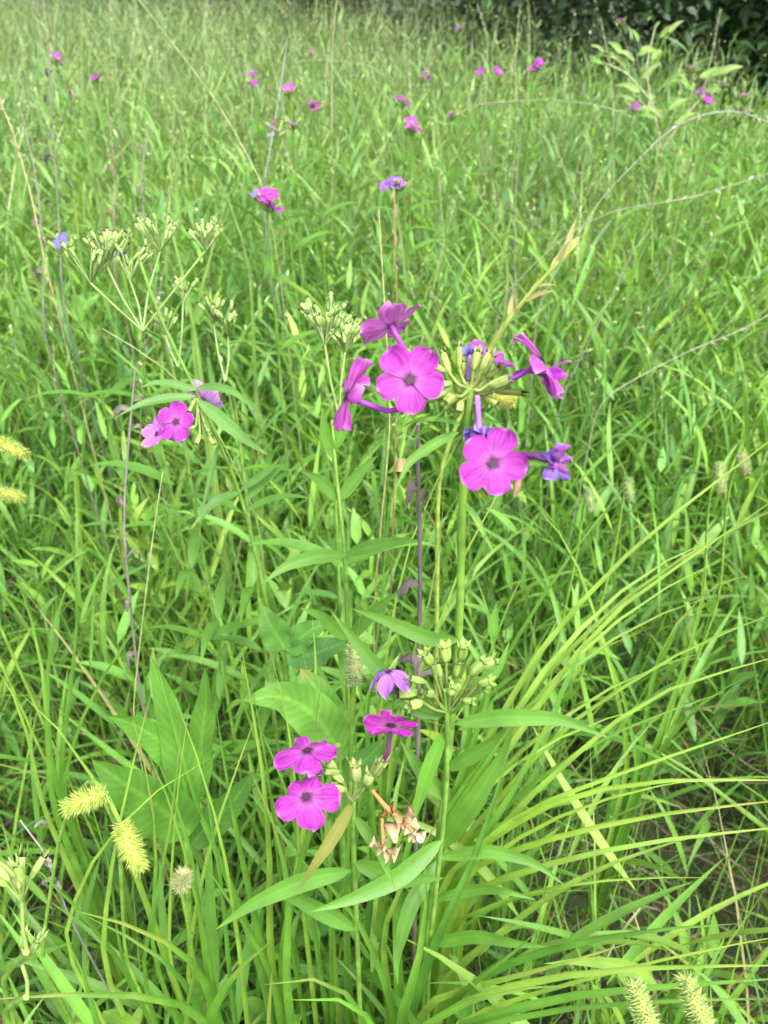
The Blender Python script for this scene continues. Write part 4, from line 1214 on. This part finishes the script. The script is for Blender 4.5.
culm('grey wiry culm arching from mid meadow to the right edge, upper one', [(498, 300, 1.1), (560, 240, 1.05), (610, 212, 1.02), (690, 200, 1.0), (790, 168, .98)], .0015, (.34, .36, .24), spikelets=26, sp_tint=(.42, .44, .32))
culm('grey wiry culm crossing under the upper one at the right', [(540, 300, 1.05), (600, 200, 1.0), (680, 120, .98), (740, 104, .98), (790, 130, .98)], .0015, (.34, .36, .25), spikelets=26, sp_tint=(.42, .44, .32))
culm('stiff pale stalk lying across the grass at the right, below the wiry culms', [(600, 400, .95), (690, 350, .92), (740, 330, .9), (790, 300, .9)], .0016, (.38, .40, .28), spikelets=16)
culm('tan dry culm at the upper left edge leaning inward', [(45, 260, .85), (28, 190, .83), (12, 130, .82), (-6, 90, .82)], .0018, (.50, .42, .22), spikelets=20, sp_tint=(.5, .42, .24))
culm('brown dry culm rising straight behind the topmost flower of the tall phlox', [(394, 420, .85), (395, 300, .80), (392, 240, .78), (396, 190, .78)], .0019, (.33, .24, .11), spikelets=18, sp_tint=(.36, .28, .16))
culm('thin straw culm left of the tall phlox stem', [(375, 620, .62), (385, 500, .56), (390, 420, .54), (385, 300, .52), (378, 210, .51)], .0012, (.45, .40, .18))
culm('pale culm standing beside the grey dead stalk at the left', [(130, 720, .58), (140, 620, .54), (155, 520, .52), (160, 470, .51)], .0012, (.42, .46, .2))
culm('thin culm slanting down to the left phlox leaves', [(260, 520, .60), (200, 400, .54), (150, 355, .52), (100, 330, .51)], .0012, (.36, .44, .14))
culm('pale green culm with a drooping tip at upper right beside the thicket', [(612, 120, 2.0), (608, 60, 2.0), (600, 20, 2.0)], .0021, (.34, .38, .2), spikelets=20)
culm('pale feathery culm in front of the thicket right of the sapling', [(700, 100, 2.2), (712, 50, 2.2), (720, 8, 2.2)], .0021, (.34, .36, .2), spikelets=24)
culm('upright pale culm at top centre right of the straight culm', [(520, 110, 2.1), (516, 60, 2.1), (522, 5, 2.1)], .0021, (.36, .40, .2), spikelets=20)
culm('small pale culm at top centre beside the washed-out phlox', [(488, 90, 2.2), (490, 40, 2.2), (478, 2, 2.2)], .0021, (.36, .40, .2), spikelets=20)


def dead_stalk(label, pts, r, tint, curls=4):
    w3 = px(*pts)
    bs = down(w3[0], .01, .02)
    root = thing('dead_stalk', label, 'dead stalk', bs, 'dry dead stalks')
    stem_part(root, [bs] + w3, [r * .7, r * .7, r * .65, r * .4], np.array(tint), mat=M_BARK, n=30)
    for i in range(curls):
        t = random.uniform(.15, .95)
        p = spline(w3, 40)[int(t * 39)]
        a = random.uniform(0, 6.28)
        L = r * random.uniform(7, 13)
        d = np.array((math.cos(a), math.sin(a) * .6, .2))
        lance_leaf(root, [p, p + d * L * .4 + (0, 0, L * .15), p + d * L * .7 - (0, 0, L * .2), p + d * L * .6 - (0, 0, L * .7)], r * 2.6, np.array(tint), name='withered_leaf', mat=M_DRY, twist=2.0, wave=.4)
    return root


dead_stalk('dark twisted dead stalk hanging with grey curled leaves left of the tall phlox stem', [(418, 720, .44), (419, 640, .41), (421, 520, .37), (413, 440, .345), (418, 424, .34)], .0021, (.13, .105, .10), 7)
dead_stalk('grey dead stalk at the left beneath the left phlox', [(140, 700, .64), (132, 620, .60), (122, 520, .57), (135, 370, .54)], .0017, (.15, .135, .115), 8)
dead_stalk('slanting bluish grey dead stalk in the far grass left of centre', [(262, 190, 1.25), (270, 150, 1.25), (283, 70, 1.3), (287, 40, 1.3)], .0019, (.20, .20, .20), 4)
dead_stalk('dark thin dead stalk at the far left behind the bud sprays', [(42, 330, .95), (44, 260, .93), (38, 180, .92), (20, 110, .92)], .0018, (.14, .13, .10), 5)
dead_stalk('dark seeded weed stalk at the far left edge, standing just behind the leaning tan culm', [(62, 300, 1.05), (58, 200, 1.05), (50, 90, 1.05), (48, 40, 1.05)], .0020, (.10, .11, .07), 9)
dead_stalk('brown weed stalk between the leaning tan culm and the long slanting culm', [(112, 260, 1.2), (116, 180, 1.2), (108, 110, 1.2)], .0020, (.15, .12, .09), 9)
dead_stalk('thin dusky stalk with curled leaves left of the broad bent pale blades', [(146, 240, 1.15), (140, 180, 1.15), (150, 120, 1.15)], .0018, (.17, .15, .13), 9)
dead_stalk('grey stalk leaning right in the open grass below the wiry culms', [(560, 400, .95), (600, 320, .93), (632, 250, .92), (650, 230, .92)], .0009, (.15, .16, .12), 6)
dead_stalk('pale forked dry stalk on the bare patch at the lower right', [(605, 960, .60), (620, 930, .58), (640, 908, .57)], .0016, (.42, .36, .28), 0)
dead_stalk('white withered stalk in the lower left corner near the fat buds', [(60, 900, .46), (52, 860, .45), (40, 830, .45), (20, 820, .45)], .0012, (.20, .19, .16), 5)
dead_stalk('dark dead stalk standing in the far grass at centre right', [(516, 330, 1.3), (514, 220, 1.25), (520, 130, 1.25)], .0018, (.13, .14, .08), 5)


def sapling():
    bs = down(P(668, 150, 1.75))
    root = thing('sapling', 'young yellow-green sapling in front of the dark thicket at upper right', 'sapling', bs)
    top = P(655, 28, 1.75)
    stem_part(root, [bs, P(662, 150, 1.75), P(645, 70, 1.75), top], [.005, .004, .003, .0015], (.25, .27, .12), n=24)
    stem_part(root, [P(662, 150, 1.75), P(690, 110, 1.73), P(716, 84, 1.72)], [.003, .0025, .0015], (.25, .27, .12), name='branch')
    stem_part(root, [P(650, 100, 1.75), P(625, 72, 1.73), P(602, 62, 1.72)], [.003, .0025, .0015], (.25, .27, .12), name='branch')
    cols = [np.array((.20, .31, .08)), np.array((.14, .27, .06)), np.array((.24, .31, .11))]
    spots = [(655, 28, 12, 1), (660, 38, 22, .5), (640, 50, 26, -.3), (628, 66, 30, 2.8), (612, 58, 28, 3.0), (603, 64, 22, 3.4), (622, 54, 24, 2.2), (640, 72, 26, .5), (652, 60, 22, .9),
             (700, 78, 30, .3), (712, 76, 30, .1), (704, 92, 26, -.5), (692, 90, 24, 2.6), (688, 104, 26, 2.9), (640, 92, 26, 2.7), (668, 110, 24, .4), (655, 118, 28, 2.9), (676, 124, 26, .2), (632, 40, 22, 2.0), (664, 84, 20, .3)]
    for x, y, s_, a in spots:
        for r_ in range(2):
            p = P(x + random.uniform(-9, 9) * r_, y + random.uniform(-9, 9) * r_, 1.74 + random.uniform(-.05, .05)); L = s_ * 1.74 / FPX * random.uniform(.65, 1.05)
            d = unit(math.cos(a) * RIGHT + (math.sin(a) * .6 + .35) * UP - FWD * random.uniform(-.4, .6) + RIGHT * random.uniform(-.3, .3))
            lance_leaf(root, [p, p + d * L * .5 + (0, 0, L * .06), p + d * L - (0, 0, L * .12)], L * random.uniform(.24, .36), random.choice(cols), 'lance', hint=(random.uniform(-.6, .6), -.5, .8), seg=8, mat=M_BROAD, twist=random.uniform(-.6, .6))


sapling()
tuft('broad upright pale blade standing alone at the top left', [(((84, 130, 1.6), (82, 70, 1.55), (80, 5, 1.5)), .018, np.array((.22, .34, .10)), (0, -1, .1)), (((90, 130, 1.6), (76, 90, 1.55), (66, 60, 1.55)), .012, np.array((.2, .32, .08)), (0, -1, .1))])
tuft('long pale blades bent over in the mid grass above the bud sprays', [(((190, 330, .95), (215, 240, .9), (228, 190, .88), (245, 165, .87)), .010, np.array((.22, .36, .09))), (((195, 330, .95), (180, 260, .9), (160, 190, .88), (190, 158, .87)), .010, np.array((.22, .36, .09))), (((250, 260, .95), (225, 190, .92), (205, 150, .9), (192, 136, .9)), .009, np.array((.22, .36, .09)))])
tuft('pale bent blades in the mid grass right of the dry brown culm', [(((510, 260, 1.2), (495, 235, 1.15), (470, 212, 1.1), (452, 204, 1.1)), .012, np.array((.24, .36, .12))), (((405, 260, 1.2), (395, 200, 1.15), (392, 150, 1.12), (384, 126, 1.1)), .009, np.array((.24, .36, .12)))])

tuft('fine upright stems and blades standing in front of the large broad leaf', [
    (((168, 960, .46), (172, 860, .42), (178, 780, .40), (190, 700, .39)), .005, YG), (((150, 950, .46), (158, 850, .42), (150, 780, .40), (128, 700, .39)), .006, MG),
    (((205, 960, .46), (196, 880, .42), (186, 820, .40), (150, 745, .39)), .007, MG * 1.1), (((185, 970, .47), (205, 860, .43), (232, 780, .41), (262, 700, .40)), .006, YG),
    (((230, 980, .47), (222, 880, .43), (206, 800, .41), (200, 720, .40)), .007, DG * 1.3), (((120, 960, .47), (112, 880, .43), (100, 820, .41), (70, 760, .40)), .005, MG)])
tuft('narrow blades fanning up behind the low phlox flowers', [
    (((330, 900, .50), (325, 800, .46), (318, 720, .45), (300, 640, .44)), .006, YG), (((345, 900, .50), (352, 780, .46), (350, 700, .45), (362, 600, .44)), .006, MG),
    (((370, 890, .50), (392, 780, .46), (405, 720, .45), (430, 650, .44)), .007, DG * 1.3), (((380, 890, .50), (430, 760, .46), (470, 690, .45), (520, 640, .44)), .005, YG),
    (((310, 900, .50), (290, 800, .46), (270, 740, .45), (236, 690, .44)), .007, MG), (((385, 900, .5), (370, 800, .47), (375, 700, .455), (402, 620, .445)), .006, MG)])

tuft('loose narrow blades crossing over the broad leaves at the lower left', [
    (((100, 960, .44), (112, 860, .40), (128, 780, .375), (152, 690, .37)), .006, YG), (((210, 960, .44), (190, 870, .40), (168, 790, .38), (140, 735, .375)), .007, MG),
    (((140, 970, .44), (160, 880, .40), (176, 800, .38), (182, 700, .37)), .005, MG * 1.1), (((240, 950, .45), (225, 850, .41), (200, 760, .39), (172, 690, .385)), .007, YG),
    (((60, 940, .45), (90, 860, .41), (150, 790, .38), (215, 755, .375)), .005, YG)])
tuft('slim blades rising in front of the two pale oval leaves', [
    (((300, 880, .48), (296, 790, .44), (290, 720, .42), (270, 650, .415)), .006, YG), (((330, 880, .48), (316, 800, .44), (312, 720, .42), (328, 650, .415)), .005, MG * 1.1),
    (((280, 880, .48), (272, 800, .44), (262, 730, .42), (246, 660, .415)), .006, MG)])
